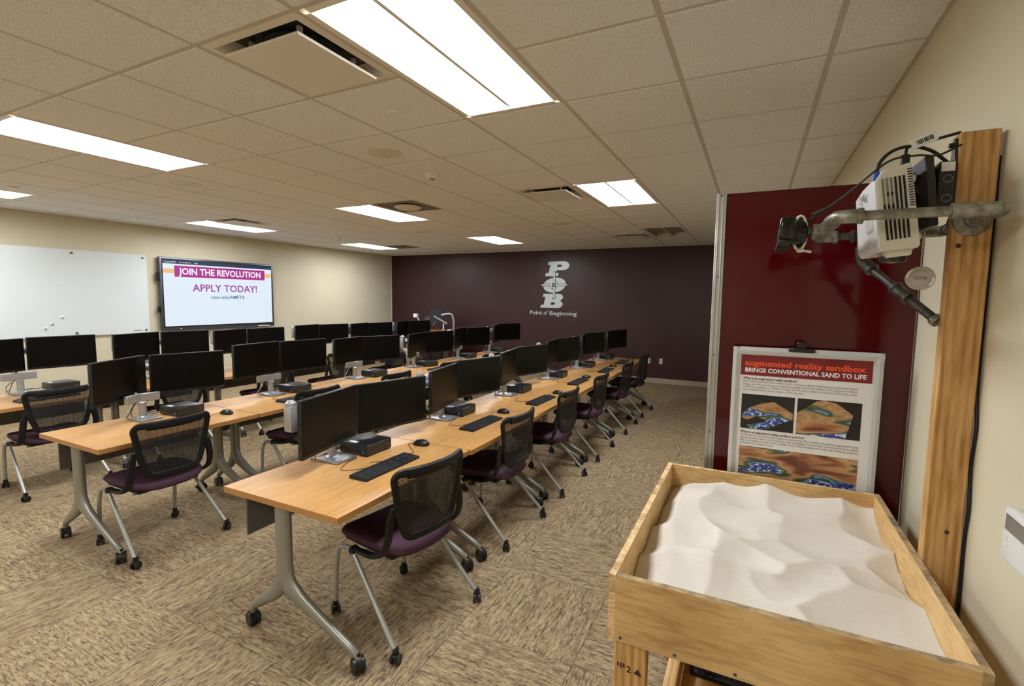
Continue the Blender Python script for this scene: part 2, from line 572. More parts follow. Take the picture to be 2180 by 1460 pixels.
# =================================================================== ROOM SHELL
struct(MB().box(XL - .12, XR + .12, YB - .12, YF + .12, -.12, -.006).obj('floor', 'carpet_pad'))
floor = bpy.data.objects['floor']
struct(MB().box(XL - .1, XL, YB - .1, YF, 0, HC + .1).obj('wall_left', 'beige'))
struct(MB().box(XR, XR + .1, YB - .1, YF, 0, HC + .1).obj('wall_right', 'beige'))
struct(MB().box(XL - .1, XR + .1, YF, YF + .1, 0, HC + .1).obj('wall_far', 'maroon'))
struct(MB().box(XL - .1, XR + .1, YB - .1, YB, 0, HC + .1).obj('wall_back', 'beige'))
struct(MB().box(XL + .0, XR, YF - .008, YF, 0, .10).obj('baseboard_far', 'basebrd'))
struct(MB().box(XL, XL + .008, YB, YF - .008, 0, .10).obj('baseboard_left', 'basebrd'))
struct(MB().box(XR - .008, XR, YB, YF - .008, 0, .10).obj('baseboard_right', 'basebrd'))
struct(MB().box(XL + .008, XR - .008, YB, YB + .008, 0, .10).obj('baseboard_back', 'basebrd'))
# painted return where beige meets maroon
struct(MB().box(XL, XL + .012, YF - .012, YF, .1, HC - .02).obj('trim_1', 'beige'))

# carpet tiles: quarter-turned squares
CT = 0.61
CX0, CY0 = -1.89 - 15 * CT, 0.18
tile_me = MB().rbox(-CT / 2 + .0006, CT / 2 - .0006, -CT / 2 + .0006, CT / 2 - .0006, -.006, 0, .0015, 1).mesh('carpet_tile', 'carpet')
far_tiles = MB()
for ix in range(0, 21):
    for iy in range(-5, 18):
        x0, x1 = CX0 + ix * CT, CX0 + (ix + 1) * CT
        y0, y1 = CY0 + iy * CT, CY0 + (iy + 1) * CT
        if x1 < XL + .02 or x0 > XR - .02 or y1 < YB + .02 or y0 > YF - .02: continue
        if iy >= 0:
            o = link('carpet_tile', tile_me, floor, ((x0 + x1) / 2, (y0 + y1) / 2, 0))
            o.rotation_euler = (0, 0, R(90) if (ix + iy) % 2 else 0)
            o.location.z = 0
        else:
            far_tiles.box(x0, x1, y0, y1, -.006, 0)
o = far_tiles.obj('carpet_tiles', 'carpet', floor); o['kind'] = 'stuff'

# ------------------------------------------------------------------ ceiling
ceil = struct(MB().box(XL - .1, XR + .1, YB - .1, YF + .1, HC + .11, HC + .2).obj('ceiling', 'plenum'))
LIGHT_CELLS = [(i, j) for i in (-1, -6, -11) for j in (-7, -2, 3, 8)]
VENTS = [(-2, -2), (-2, 3), (-2, 9), (-10, 3), (-10, 9), (-5, 3)]
skip = set()
for i, j in LIGHT_CELLS:
    skip |= {(i, j), (i, j + 1)}
skip |= set(VENTS)
def gx(i): return GX + i * G
def gy(j): return GY + j * G
hb = G / 2 - .011
tm = MB()
tm.add([(-hb, -hb, .012), (hb, -hb, .012), (hb, hb, .012), (-hb, hb, .012),
        (-hb, -hb, 0), (hb, -hb, 0), (hb, hb, 0), (-hb, hb, 0),
        (-hb + .005, -hb + .005, -.005), (hb - .005, -hb + .005, -.005), (hb - .005, hb - .005, -.005), (-hb + .005, hb - .005, -.005)],
       [(3, 2, 1, 0), (0, 1, 5, 4), (1, 2, 6, 5), (2, 3, 7, 6), (3, 0, 4, 7), (4, 5, 9, 8), (5, 6, 10, 9), (6, 7, 11, 10), (7, 4, 8, 11), (8, 9, 10, 11)])
ctile_me = tm.mesh('ceiling_tile', 'tile', smooth=False)
rest = MB()
for i in range(-13, 3):
    for j in range(-9, 13):
        if (i, j) in skip: continue
        x0, x1 = max(gx(i), XL + .006), min(gx(i + 1), XR - .006)
        y0, y1 = max(gy(j), YB), min(gy(j + 1), YF - .006)
        if x1 - x0 < .06 or y1 - y0 < .06: continue
        full = abs(x1 - x0 - G) < 1e-6 and abs(y1 - y0 - G) < 1e-6
        if j >= -4:
            if full:
                link('ceiling_tile', ctile_me, ceil, ((x0 + x1) / 2, (y0 + y1) / 2, HC))
            else:
                hx, hy = (x1 - x0) / 2 - .011, (y1 - y0) / 2 - .011
                MB().box(-hx, hx, -hy, hy, -.005, .012).obj('ceiling_tile', 'tile', ceil, False, ((x0 + x1) / 2, (y0 + y1) / 2, HC))
        else:
            rest.box(x0 + .011, x1 - .011, y0 + .011, y1 - .011, HC - .005, HC + .012)
o = rest.obj('ceiling_tiles', 'tile', ceil, False); o['kind'] = 'stuff'
for i in range(-12, 3):                                     # main runners
    MB().box(-.0125, .0125, YB, YF, 0, .03).obj('grid_bar', 'grid', ceil, False, (gx(i), 0, HC - .001))
for j in range(-8, 13):                                     # cross tees, stopped at the troffers
    runs, start = [], None
    for i in range(-13, 3):
        cut = (i, j) in skip and (i, j - 1) in skip and (i, j - 1) in LIGHT_CELLS
        if not cut and start is None: start = i
        if cut and start is not None: runs.append((start, i)); start = None
    runs.append((start, 3))
    for a, b in runs:
        x0, x1 = max(gx(a), XL), min(gx(b), XR)
        MB().box(x0, x1, -.0115, .0115, 0, .03).obj('grid_bar', 'grid', ceil, False, (0, gy(j), HC))
for n, (a, b, c, d) in enumerate(((XR - .024, XR, YB, YF), (XL, XL + .024, YB, YF), (XL, XR, YF - .024, YF), (XL, XR, YB, YB + .024))):
    struct(MB().box(a, b, c, d, HC - .003, HC + .02).obj('trim_%d' % (n + 2), 'grid', smooth=False))

# ------------------------------------------------------------------ troffers
def troffer_meshes():
    L, W = 2 * G - .03, G - .03
    fr = MB()
    w2, l2 = W / 2 + .004, L / 2 + .004
    for a, b, c, d in ((-w2, -w2 + .03, -l2, l2), (w2 - .03, w2, -l2, l2), (-w2, w2, -l2, -l2 + .028), (-w2, w2, l2 - .028, l2)):
        fr.box(a, b, c, d, -.004, .006)
    hous = MB()
    for a, b, c, d in ((-w2, -w2 + .006, -l2, l2), (w2 - .006, w2, -l2, l2), (-w2, w2, -l2, -l2 + .006), (-w2, w2, l2 - .006, l2)):
        hous.box(a, b, c, d, .006, .10)
    hous.box(-w2, w2, -l2, l2, .094, .1)
    sp = MB().prism([(-.010, .006), (.010, .006), (0, .045)], 'y', -l2 + .03, l2 - .03)
    def lens(s):
        m = MB(); xs0, xs1 = .011, w2 - .032; n = 8
        vs, fs = [], []
        for k in range(n + 1):
            u = k / n
            x = xs0 + (xs1 - xs0) * u
            z = .024 + .045 * math.sin(math.pi * u)
            vs += [(s * x, -l2 + .03, z), (s * x, l2 - .03, z)]
        fs = [(2 * k, 2 * k + 2, 2 * k + 3, 2 * k + 1) for k in range(n)]
        m.add(vs, fs)
        return m
    return fr.mesh('frame', 'white_metal', False), hous.mesh('housing', 'white_metal', False), sp.mesh('spine', 'white_metal', False), \
        lens(1), lens(-1)
t_fr, t_ho, t_sp, l1, l2_ = troffer_meshes()
def lens_mesh(mb, mat):
    me = mb.mesh('lens', mat)
    # make normals point down
    bm = bmesh.new(); bm.from_mesh(me)
    for f in bm.faces:
        if f.normal.z > 0: f.normal_flip()
    bm.to_mesh(me); bm.free()
    return me
lens_on = [lens_mesh(l1, 'lens'), lens_mesh(l2_, 'lens')]
lens_off = [lens_mesh(l1, 'lens_off'), lens_mesh(l2_, 'lens_off')]
colname = {-1: 'nearest the sandbox wall', -6: 'over the middle of the room', -11: 'nearest the whiteboard wall'}
rowname = {-7: 'behind the camera', -2: 'first from the camera', 3: 'second from the camera', 8: 'at the far wall'}
for i, j in LIGHT_CELLS:
    off = (i, j) == (-1, 8)
    lab = 'unlit recessed ceiling light panel near the maroon wall' if off else 'lit white ceiling troffer %s, %s' % (colname[i], rowname[j])
    t = thing('ceiling_light', lab, 'ceiling light', (gx(i) + G / 2, gy(j) + G, HC), 0, 'recessed ceiling troffers')
    link('frame', t_fr, t); link('housing', t_ho, t); link('spine', t_sp, t)
    for me in (lens_off if off else lens_on):
        link('lens', me, t)

# ------------------------------------------------------------------ ceiling vents, speakers, detectors
def vent(i, j, label, kind='plaque'):
    t = thing('ceiling_vent', label, 'vent', (gx(i) + G / 2, gy(j) + G / 2, HC), 0, 'ceiling air vents')
    h = G / 2 - .012
    fr = MB()
    q = .245
    for k in range(4):
        m = Matrix.Rotation(k * math.pi / 2, 4, 'Z')
        fr.add([(-h, -h, 0), (h, -h, 0), (q + .012, -q - .012, -.003), (-q - .012, -q - .012, -.003)], [(0, 1, 2, 3)], 0, m)
        fr.add([(-q - .012, -q - .012, -.003), (q + .012, -q - .012, -.003), (q - .03, -q + .03, .05), (-q + .03, -q + .03, .05)], [(0, 1, 2, 3)], 0, m)
        fr.add([(-h, -h, 0), (h, -h, 0), (h, -h, .02), (-h, -h, .02)], [(0, 1, 2, 3)], 0, m)
    fr.obj('frame', 'vent' if kind == 'plaque' else 'vent_dark', t, False)
    if kind == 'plaque':
        nk = MB()
        nk.lathe([(.17, .045), (.15, .09), (.14, .105)], 24)
        nk.box(-q + .02, q - .02, -q + .02, q - .02, .05, .052)
        nk.obj('duct_neck', 'duct', t)
        pl = MB()
        p = .222
        pl.add([(-p, -p, -.030), (p, -p, -.030), (p, p, -.030), (-p, p, -.030), (-p - .006, -p - .006, -.022), (p + .006, -p - .006, -.022), (p + .006, p + .006, -.022), (-p - .006, p + .006, -.022)],
               [(0, 1, 2, 3), (0, 4, 5, 1), (1, 5, 6, 2), (2, 6, 7, 3), (3, 7, 4, 0), (7, 6, 5, 4)])
        pl.obj('plaque', 'vent', t, False)
        for sx in (-1, 1):
            for sy in (-1, 1):
                MB().rbox(-.008, .008, -.012, .012, -.022, .05, .003, 1).obj('hanger', 'vent', t, loc=(sx * .15, sy * .15, 0))
    else:
        MB().box(-q, q, -q, q, .01, .014).obj('back_plate', 'vent_dark', t, False)
        if kind == 'round':
            MB().lathe([(.16, -.002), (.16, -.012), (.12, -.03), (.06, -.035), (.01, -.035)], 28).obj('round_diffuser', 'vent', t)
        else:
            for k in range(9):
                MB().box(-q + .01, q - .01, -.012, .012, -.002, .002).obj('slat', 'vent_dark', t, False, (0, -.2 + k * .05, .004))
    return t
vent(-2, -2, 'large square plaque air diffuser beside the nearest ceiling light')
vent(-2, 3, 'square plaque air diffuser left of the second bright light, mid ceiling')
vent(-2, 9, 'small dark square diffuser beside the unlit fixture by the maroon wall', 'plaque')
vent(-10, 3, 'square air diffuser beside the light above the wall display', 'plaque')
vent(-10, 9, 'grey louvred return vent beside the light in the far left corner', 'slats')
vent(-5, 3, 'dull square plate with a round diffuser beside a ceiling light', 'round')

def ceil_round(name, i, j, r, label, cat, prof, mat, group):
    t = thing(name, label, cat, (gx(i), gy(j), HC - .005), 0, group)
    MB().lathe(prof, 32).obj('housing', mat, t)
    return t
for i, j, lab in ((-2.5, .53, 'round ceiling speaker nearest the camera, behind the small white disc'), (-6.53, .54, 'round ceiling speaker beside the long light on the left'),
                  (-2.49, 6.57, 'round ceiling speaker nearest the unlit fixture'), (-6.46, 6.53, 'round ceiling speaker in the middle toward the far wall')):
    t = ceil_round('ceiling_speaker', i, j, .13, lab, 'speaker', [(.132, 0), (.132, -.004), (.122, -.008), (.118, -.005)], 'vent', 'round ceiling speakers')
    MB().lathe([(.117, -.003), (.117, -.006), (.06, -.008), (.004, -.0085)], 32).obj('grille', 'spk', t)
    MB().lathe([(.005, -.006), (.005, -.011), (.002, -.012)], 10).obj('screw', 'chrome', t)
for i, j, lab in ((-1.51, -.47, 'small white ceiling cover disc beside the large air diffuser'), (-1.48, 8.56, 'tiny ceiling cover disc near the far vent'), (-9.43, -.52, 'small ceiling cover disc above the whiteboard light')):
    t = ceil_round('sprinkler_cover', i, j, .05, lab, 'sprinkler', [(.044, 0), (.044, -.004), (.040, -.009), (.036, -.009)], 'vent', 'ceiling cover discs')
    MB().lathe([(.036, -.008), (.034, -.016), (.01, -.017)], 20).obj('cover', 'white_metal', t)
for i, j, lab in ((-2.56, 1.6, 'white dome smoke detector near the middle of the ceiling'), (-9.59, 6.64, 'white smoke detector near the far left ceiling corner')):
    t = ceil_round('smoke_detector', i, j, .05, lab, 'detector', [(.062, 0), (.062, -.014), (.052, -.034), (.03, -.042), (.01, -.043)], 'white_metal', 'smoke detectors')
    MB().lathe([(.022, -.04), (.020, -.048), (.006, -.05)], 16).obj('sensor', 'vent_dark', t)

# =================================================================== LEFT WALL: whiteboard, display
wb = thing('whiteboard', 'large frameless white glass board on the beige wall', 'whiteboard', (XL + .001, 3.115, 1.075), R(90))
MB().rbox(-1.22, 1.22, -.028, -.016, 0, 1.205, .002, 1).obj('glass', 'glassboard', wb)
for y in (-1.165, -.29 - .3, .288, 1.163):
    for z in (.045, 1.16):
        s = MB().lathe([(.016, 0), (.016, -.036), (.013, -.040), (.004, -.041)], 16, axis='y').obj('stud', 'chrome', wb, loc=(y, 0, z))
MB().box(.99, 1.10, -.0295, -.0282, .04, .052).obj('maker_mark', 'plastic_grey', wb, False)
for k, (y, z) in enumerate(((3.254, 1.344), (3.139, 1.258), (3.067, 1.198))):
    t = thing('magnet', 'clear round magnet on the whiteboard, %s of the three' % ('topmost', 'middle one', 'lowest')[k], 'magnet', (XL + .0285, y, z), R(90), 'whiteboard magnets')
    MB().lathe([(.026, 0), (.026, -.004), (.02, -.008), (.008, -.008)], 18, axis='y').obj('rim', 'glassboard', t)
    MB().lathe([(.008, -.006), (.008, -.014), (.004, -.016)], 12, axis='y').obj('core', 'chrome', t)

tv = thing('wall_display', 'large flat display on the beige wall reading JOIN THE REVOLUTION', 'display', (XL, 5.49, 1.09), R(90))
W2, H = 1.012, 1.185
MB().rbox(-W2, W2, -.10, -.03, 0, H, .012, 2).obj('case', 'tv_frame', tv)
MB().box(-.5, .5, -.03, 0, .3, .8).obj('wall_mount', 'black', tv)
MB().box(-W2 + .030, W2 - .030, -.104, -.099, .06, H - .028).obj('screen_glass', 'tv_black', tv, False)
sx0, sx1, sz0, sz1 = -W2 + .042, W2 - .042, .075, H - .04
scr = MB().box(sx0, sx1, -.106, -.103, sz0, sz1).obj('screen', 's_white', tv, False)
def on_scr(name, mb_or_me, mat=None, loc=(0, 0, 0)):
    if isinstance(mb_or_me, MB): return mb_or_me.obj(name, mat, scr, False, loc)
    return link(name, mb_or_me, scr, loc)
on_scr('status_bar', MB().box(sx0, sx1, -.1075, -.106, sz1 - .062, sz1), 's_navy')
on_scr('orange_stripe', MB().box(sx0, -W2 + .22, -.1072, -.106, sz1 - .215, sz1 - .145), 's_orange')
on_scr('orange_stripe', MB().box(W2 - .20, sx1, -.1072, -.106, sz1 - .215, sz1 - .145), 's_orange')
on_scr('magenta_banner', MB().box(-W2 + .215, W2 - .185, -.1080, -.106, sz1 - .270, sz1 - .088), 's_magenta')
on_scr('lettering', text_mesh('JOIN THE REVOLUTION', .15, 's_textwhite', align='CENTER', bold=.0035, width=1.47), loc=(.015, -.1086, sz1 - .228))
on_scr('lettering', text_mesh('APPLY TODAY!', .17, 's_purple', align='CENTER', bold=.0028, width=1.18), loc=(.075, -.1070, sz1 - .50))
on_scr('lettering', text_mesh('mstc.edu/AMETA', .085, 's_blue', align='CENTER', bold=.001, width=.62), loc=(.095, -.1070, sz1 - .625))
on_scr('lettering', text_mesh('Cynap-AMPPS      IP: 10.105.4.14      9503', .032, 's_textwhite', width=.52), loc=(sx0 + .025, -.1082, sz1 - .045))
on_scr('lettering', text_mesh('x', .03, 's_textwhite'), loc=(sx1 - .06, -.1082, sz1 - .04))
MB().rbox(-.26, .20, -.125, -.1, -.016, .014, .005, 2).obj('pen_tray', 'tv_frame', tv, loc=(.42, 0, 0))
MB().rbox(.66, .90, -.122, -.099, .006, .022, .004, 1).obj('pen', 'plastic_white', tv)
MB().lathe([(.010, 0), (.010, -.003), (.004, -.004)], 12, axis='y').obj('badge', 'plastic_white', tv, loc=(-.73, -.1, .03))
for z, hgt in ((.30, .10), (.80, .14)):
    MB().rbox(-W2 - .035, -W2 + .004, -.075, -.045, z, z + hgt, .006, 1).obj('side_handle', 'black', tv)

# =================================================================== FAR WALL: logo and outlets
AX, AZ = (1.13988501e-03, 2.28381863e-05, -4.67189589), (4.55695127e-06, -1.05565616e-03, 2.66397371)
def LP(x, y):
    return (AX[0] * x + AX[1] * y + AX[2] + 4.0, AZ[0] * x + AZ[1] * y + AZ[2] - 1.3)
def arc(cx, cy, rx, ry, a0, a1, n=10):
    return [(cx + rx * math.cos(R(a0 + (a1 - a0) * k / n)), cy + ry * math.sin(R(a0 + (a1 - a0) * k / n))) for k in range(n + 1)]
def S(*pts): return [LP(*p) for p in pts]
logo = thing('wall_logo', 'silver P O B logo lettering stacked on the maroon wall', 'wall logo', (-4.0, YF, 1.3))
P_out = [(480, 165)] + arc(790, 250, 115, 90, -90, 90, 12) + [(640, 342), (628, 398), (690, 398), (672, 465), (405, 465), (424, 398), (478, 398), (520, 232), (462, 232)]
P_hole = [(668, 226), (732, 226), (757, 243), (750, 264), (728, 280), (653, 280)]
link('letter_p', fill2d([S(*P_out), S(*P_hole)], 'logo', .008), logo, (0, -.009, 0))
def skew_ell(cx, cy, rx, ry, sk, n=40): return [(cx + rx * math.cos(2 * math.pi * k / n) - sk * ry * math.sin(2 * math.pi * k / n), cy + ry * math.sin(2 * math.pi * k / n)) for k in range(n)]
link('letter_o', fill2d([S(*skew_ell(600, 648, 230, 155, .22)), S(*skew_ell(594, 648, 74, 92, .22, 24))], 'logo', .008), logo, (0, -.009, 0))
B_out = [(372, 830), (690, 830)] + arc(690, 898, 88, 68, -88, 70, 9) + [(722, 968)] + arc(660, 1045, 108, 80, -55, 90, 9) + [(300, 1118), (320, 1060), (375, 1060), (412, 893), (355, 893)]
link('letter_b', fill2d([S(*B_out), S((566, 897), (618, 897), (628, 915), (604, 942), (548, 942)), S((535, 1005), (595, 1005), (615, 1025), (585, 1060), (518, 1060))], 'logo', .008), logo, (0, -.009, 0))
def bar(x0, y0, x1, y1, w, mat, d, y, name='crosshair_bar'):
    dx, dy = x1 - x0, y1 - y0; L = math.hypot(dx, dy); nx, ny = -dy / L * w / 2, dx / L * w / 2
    a = math.degrees(math.atan2(ny, nx))
    ol = [(x0 + w / 2 * math.cos(R(a + t)), y0 + w / 2 * math.sin(R(a + t))) for t in range(0, 181, 30)] + [(x1 + w / 2 * math.cos(R(a + 180 + t)), y1 + w / 2 * math.sin(R(a + 180 + t))) for t in range(0, 181, 30)]
    link(name, fill2d([S(*ol)], mat, d), logo, (0, y, 0))
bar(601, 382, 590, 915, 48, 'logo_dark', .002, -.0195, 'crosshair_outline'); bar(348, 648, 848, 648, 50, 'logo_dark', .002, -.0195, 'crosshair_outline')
bar(601, 385, 590, 915, 36, 'logo', .004, -.023); bar(348, 648, 848, 648, 32, 'logo', .004, -.0235)
link('center_square', fill2d([S((535, 595), (545, 582), (655, 582), (662, 595), (655, 702), (645, 714), (540, 714), (530, 702))], 'logo', .004), logo, (0, -.025, 0))
for qx, qy in ((575, 622), (620, 622), (573, 672), (618, 672)):
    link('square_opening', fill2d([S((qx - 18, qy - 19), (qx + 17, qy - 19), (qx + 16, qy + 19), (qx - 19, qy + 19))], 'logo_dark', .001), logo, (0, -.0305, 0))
link('lettering', text_mesh('Point', .125, 'logo', .006, bold=.0018, width=.295), logo, (-.562, -.008, .028))
link('lettering', text_mesh('of', .15, 'logo', .006, width=.115, shear=.5), logo, (-.235, -.008, .026))
link('lettering', text_mesh('Beginning', .125, 'logo', .006, bold=.0018, width=.63), logo, (-.085, -.008, .022))
for x, lab in ((-1.886, 'steel outlet plate on the maroon wall beside the last chair'), (-1.643, 'steel outlet plate farther right on the maroon wall')):
    t = thing('wall_outlet', lab, 'outlet', (x, YF, .39), 0, 'wall outlets')
    MB().rbox(-.036, .036, -.007, 0, 0, .118, .002, 1).obj('plate', 'plate', t)
    for z in (.034, .084):
        MB().lathe([(.016, 0), (.016, -.0095), (.013, -.0100)], 16, axis='y').obj('socket', 'plastic_white', t, loc=(0, 0, z))

# =================================================================== TABLES
TZ, TL, TW = .737, 1.066, .765
PITCH, Y0 = 1.0735, 1.465
ROWX = {'F': -1.9225, 'M': -3.885, 'B': -5.80}
ROWN = {'F': 'row of desks nearest the sandbox', 'M': 'middle row of desks', 'B': 'row of desks nearest the whiteboard'}
ROWS = {'F': 'sandbox-side row', 'M': 'middle row', 'B': 'whiteboard-side row'}

def caster_parts(parent, loc, rz, r=.036, w=.05, hood=True):
    c = MB()
    c.cyl((0, 0, r * 1.6), (0, 0, r * 2.55), r * .28, 10)
    if hood:
        pr = [(r * 1.06 * math.cos(R(a)) + .006, r + r * 1.06 * math.sin(R(a))) for a in range(-10, 191, 20)]
        c.prism(pr, 'x', -w * .2, w * .2)
        c.box(-w * .18, w * .18, r * .85, r * 1.45, r * 1.25, r * 1.45)
    else:
        c.cyl((0, 0, r * 1.9), (0, 0, r * 3.0), r * .62, 12)
        c.rbox(-w * .16, w * .16, -r * .7, r * .4, r * .6, r * 2.0, .002, 1)
        c.rbox(-w * .4, w * .4, -r * .9, -r * .2, r * 1.5, r * 2.1, .003, 1)
    co = c.obj('caster', 'rubber', parent, True, loc, rz)
    for s in (-1, 1):
        wv = MB().lathe([(r * .25, -w * .15), (r * .93, -w * .15), (r, -w * .09), (r, w * .09), (r * .93, w * .15), (r * .75, w * .16), (r * .25, w * .13)], 20, axis='x')
        wv.obj('wheel', 'rubber', co, True, (s * w * .36, 0, r))
    return co

def make_table():
    t = thing('desk', 'desk', 'desk', (0, 0, 0), 0, 'beech laminate flip-top desks')
    top = MB()
    top.box(-TW / 2, TW / 2, 0, TL, TZ - .003, TZ, 0)
    top.box(-TW / 2, TW / 2, 0, TL, TZ - .030, TZ - .003, 1)
    top.obj('tabletop', ['laminate', 'lam_edge'], t, False)
    MB().rbox(-.325, -.313, .07, TL - .07, .47, TZ - .032, .002, 1).obj('modesty_panel', 'modesty', t)
    MB().rbox(-.20, .12, .10, TL - .10, TZ - .058, TZ - .031, .004, 1).obj('under_frame', 'modesty', t)
    for yl in (.068, TL - .068):
        lg = MB()
        x0 = -.045
        lg.loft([(x0, 0, TZ - .032), (x0, 0, .5), (x0, 0, .38), (x0 + .006, 0, .325), (x0 + .04, 0, .278), (x0 + .12, 0, .234), (x0 + .28, 0, .162), (x0 + .41, 0, .104), (x0 + .452, 0, .082), (x0 + .462, 0, .065)],
                [(.030, .046), (.030, .046), (.030, .048), (.029, .052), (.027, .050), (.024, .036), (.021, .026), (.019, .021), (.017, .018), (.014, .014)], 14, up=(0, 1, 0) if False else None)
        lg.loft([(x0 - .002, 0, .36), (x0 - .02, 0, .29), (x0 - .07, 0, .225), (x0 - .17, 0, .155), (x0 - .232, 0, .112), (x0 - .247, 0, .085), (x0 - .248, 0, .065)],
                [(.026, .044), (.027, .046), (.024, .036), (.021, .027), (.018, .021), (.016, .016), (.014, .014)], 14)
        lg.rbox(x0 - .16, x0 + .16, -.03, .03, TZ - .05, TZ - .031, .004, 1)
        lg.obj('leg', 'tleg', t, True, (0, yl, 0))
        caster_parts(t, (x0 + .462, yl, 0), R(random.choice((20, 60, 140))), .036, .052)
        caster_parts(t, (x0 - .248, yl, 0), R(random.choice((75, 95, 160))), .036, .052)
    return t
table0 = make_table()
used = False
DESKS = []
for row in 'FMB':
    for k in range(6):
        lab = '%s desk from the camera in the %s' % (ORD[k], ROWN[row])
        off = random.uniform(-.006, .006)
        if row == 'F' and k == 1: off = .010
        loc = (ROWX[row] + off, Y0 + k * PITCH, 0)
        if not used:
            table0.location = loc; table0['label'] = lab; used = True; DESKS.append(table0)
        else:
            DESKS.append(dup(table0, loc, 0, lab))

# =================================================================== CHAIRS
def by(x, z):   # backrest surface: depth behind seat centre
    u = max(0, (z - .53) / .33)
    return -.225 - .035 * u + .055 * (x / .23) ** 2
def half_w(z):
    u = min(1, max(0, (z - .525) / .335))
    return .165 + .063 * u ** .7
def make_chair():
    t = thing('task_chair', 'chair', 'chair', (0, 0, 0), 0, 'black mesh-back nesting chairs on casters')
    # cushion
    n = 36; vs, fs = [], []
    prof = [(.80, .428), (.95, .432), (1.0, .450), (.985, .468), (.93, .480), (.72, .486), (.4, .482), (.12, .478)]
    for sc, z in prof:
        for k in range(n):
            a = 2 * math.pi * k / n
            ca, sa = math.cos(a), math.sin(a)
            x = .237 * sc * math.copysign(abs(ca) ** .55, ca)
            y = .045 + .255 * sc * math.copysign(abs(sa) ** .55, sa)
            zz = z - .035 * max(0, (y - .15) / .15) ** 2 + .012 * (x / .237) ** 2 - .02 * max(0, (-y - .08) / .13) ** 2
            vs.append((x, y, zz))
    for i in range(len(prof) - 1):
        for k in range(n):
            a, b = i * n + k, i * n + (k + 1) % n
            fs.append((a, b, b + n, a + n))
    fs += [tuple(range(n))[::-1], tuple(range((len(prof) - 1) * n, len(prof) * n))]
    MB().add(vs, fs).obj('seat', 'seatfab', t)
    MB().rbox(-.19, .19, -.14, .24, .402, .432, .01, 2).obj('seat_pan', 'frame_blk', t)
    # back frame ring
    ol = []
    zt, zb = .862, .528
    rr = .05
    wt, wb_ = half_w(zt), half_w(zb)
    def corner(cx, cz, a0, a1, r):
        return [(cx + r * math.cos(R(a)), cz + r * math.sin(R(a))) for a in [a0 + (a1 - a0) * k / 6 for k in range(7)]]
    ol += corner(wt - .035, zt - .035, 0, 90, .035)
    ol += [(x, zt) for x in (.12, .05, -.05, -.12)]
    ol += corner(-wt + .035, zt - .035, 90, 180, .035)
    ol += [(-half_w(z), z) for z in (.75, .66)]
    ol += corner(-wb_ + .06, zb + .06, 190, 270, .065)
    ol += [(x, zb - .004) for x in (-.05, .05)]
    ol += corner(wb_ - .06, zb + .06, 270, 350, .065)
    ol += [(half_w(z), z) for z in (.66, .75)]
    MB().ring([(x, by(x, z), z) for x, z in ol], (.021, .013), 8).obj('backrest_frame', 'frame_blk', t)
    MB().loft([(x, by(x, zt) - .002, zt - .006) for x in (-.17, -.10, -.03, .03, .10, .17)], (.015, .027), 8).obj('top_rail', 'frame_blk', t)
    # mesh threads
    ms = MB(); z = zb + .004
    while z < zt - .006:
        hw = half_w(z) - .004
        if z < zb + .06: hw = min(hw, wb_ - .06 + math.sqrt(max(0, .062 ** 2 - (zb + .06 - z) ** 2)))
        nseg = 10; vv, ff = [], []
        for k in range(nseg + 1):
            x = -hw + 2 * hw * k / nseg
            vv += [(x, by(x, z), z), (x, by(x, z), z + .0050)]
        for k in range(nseg):
            ff.append((2 * k, 2 * k + 2, 2 * k + 3, 2 * k + 1))
        ms.add(vv, ff); z += .0062
    for k in range(-4, 5):
        x = k * .04; vv = []
        zs = [zb + .01 + (zt - zb - .02) * q / 6 for q in range(7)]
        for zz in zs:
            s = .8 + .2 * (zz - zb) / (zt - zb)
            vv += [(x * s, by(x * s, zz) - .001, zz), (x * s + .002, by(x * s, zz) - .001, zz)]
        ms.add(vv, [(2 * q, 2 * q + 1, 2 * q + 3, 2 * q + 2) for q in range(6)])
    o = ms.obj('backrest_mesh', 'strand', t); o['kind'] = 'stuff'
    MB().rbox(-.055, .055, -.012, .012, -.008, .012, .004, 1).obj('handle', 'frame_blk', t, loc=(0, by(0, .84) + .004, .838))
    for s in (-1, 1):
        up = bez([(s * .232, .10, .418), (s * .243, .03, .420), (s * .247, -.07, .432), (s * .250, -.145, .470), (s * .248, -.180, .545), (s * .236, -.185, .640), (s * .222, -.192, .690)], 4)
        MB().loft(up, [(.016, .012)] * 4 + [(.024, .013)] * (len(up) - 8) + [(.018, .011)] * 4, 8, up=(s, 0, 0) if False else None).obj('back_upright', 'frame_blk', t)
        MB().lathe([(.019, -.016), (.021, -.010), (.021, .010), (.019, .016)], 14, axis='x').obj('pivot', 'frame_blk', t, loc=(s * .247, .085, .412))
        MB().loft(bez([(s * .236, .06, .405), (s * .236, .15, .404), (s * .236, .215, .380), (s * .236, .243, .31), (s * .236, .254, .2), (s * .236, .263, .056)], 5), .0125, 10).obj('front_leg', 'tube', t)
        MB().loft([(s * .250, .092, .412), (s * .2885, -.271, .056)], .0125, 10).obj('rear_leg', 'tube', t)
        for lx, ly, rz in ((.236, .264, 40 * s + 15), (.289, -.275, 100 * s + 30)):
            caster_parts(t, (s * lx, ly, 0), R(rz), .0245, .042, False)
    MB().loft(bez([(-.236, .06, .402), (-.15, .03, .398), (.15, .03, .398), (.236, .06, .402)], 5), .011, 8).obj('cross_tube', 'tube', t)
    MB().loft([(-.2, -.10, .405), (.2, -.10, .405)], .010, 8).obj('cross_tube', 'tube', t)
    return t
chair0 = make_chair()
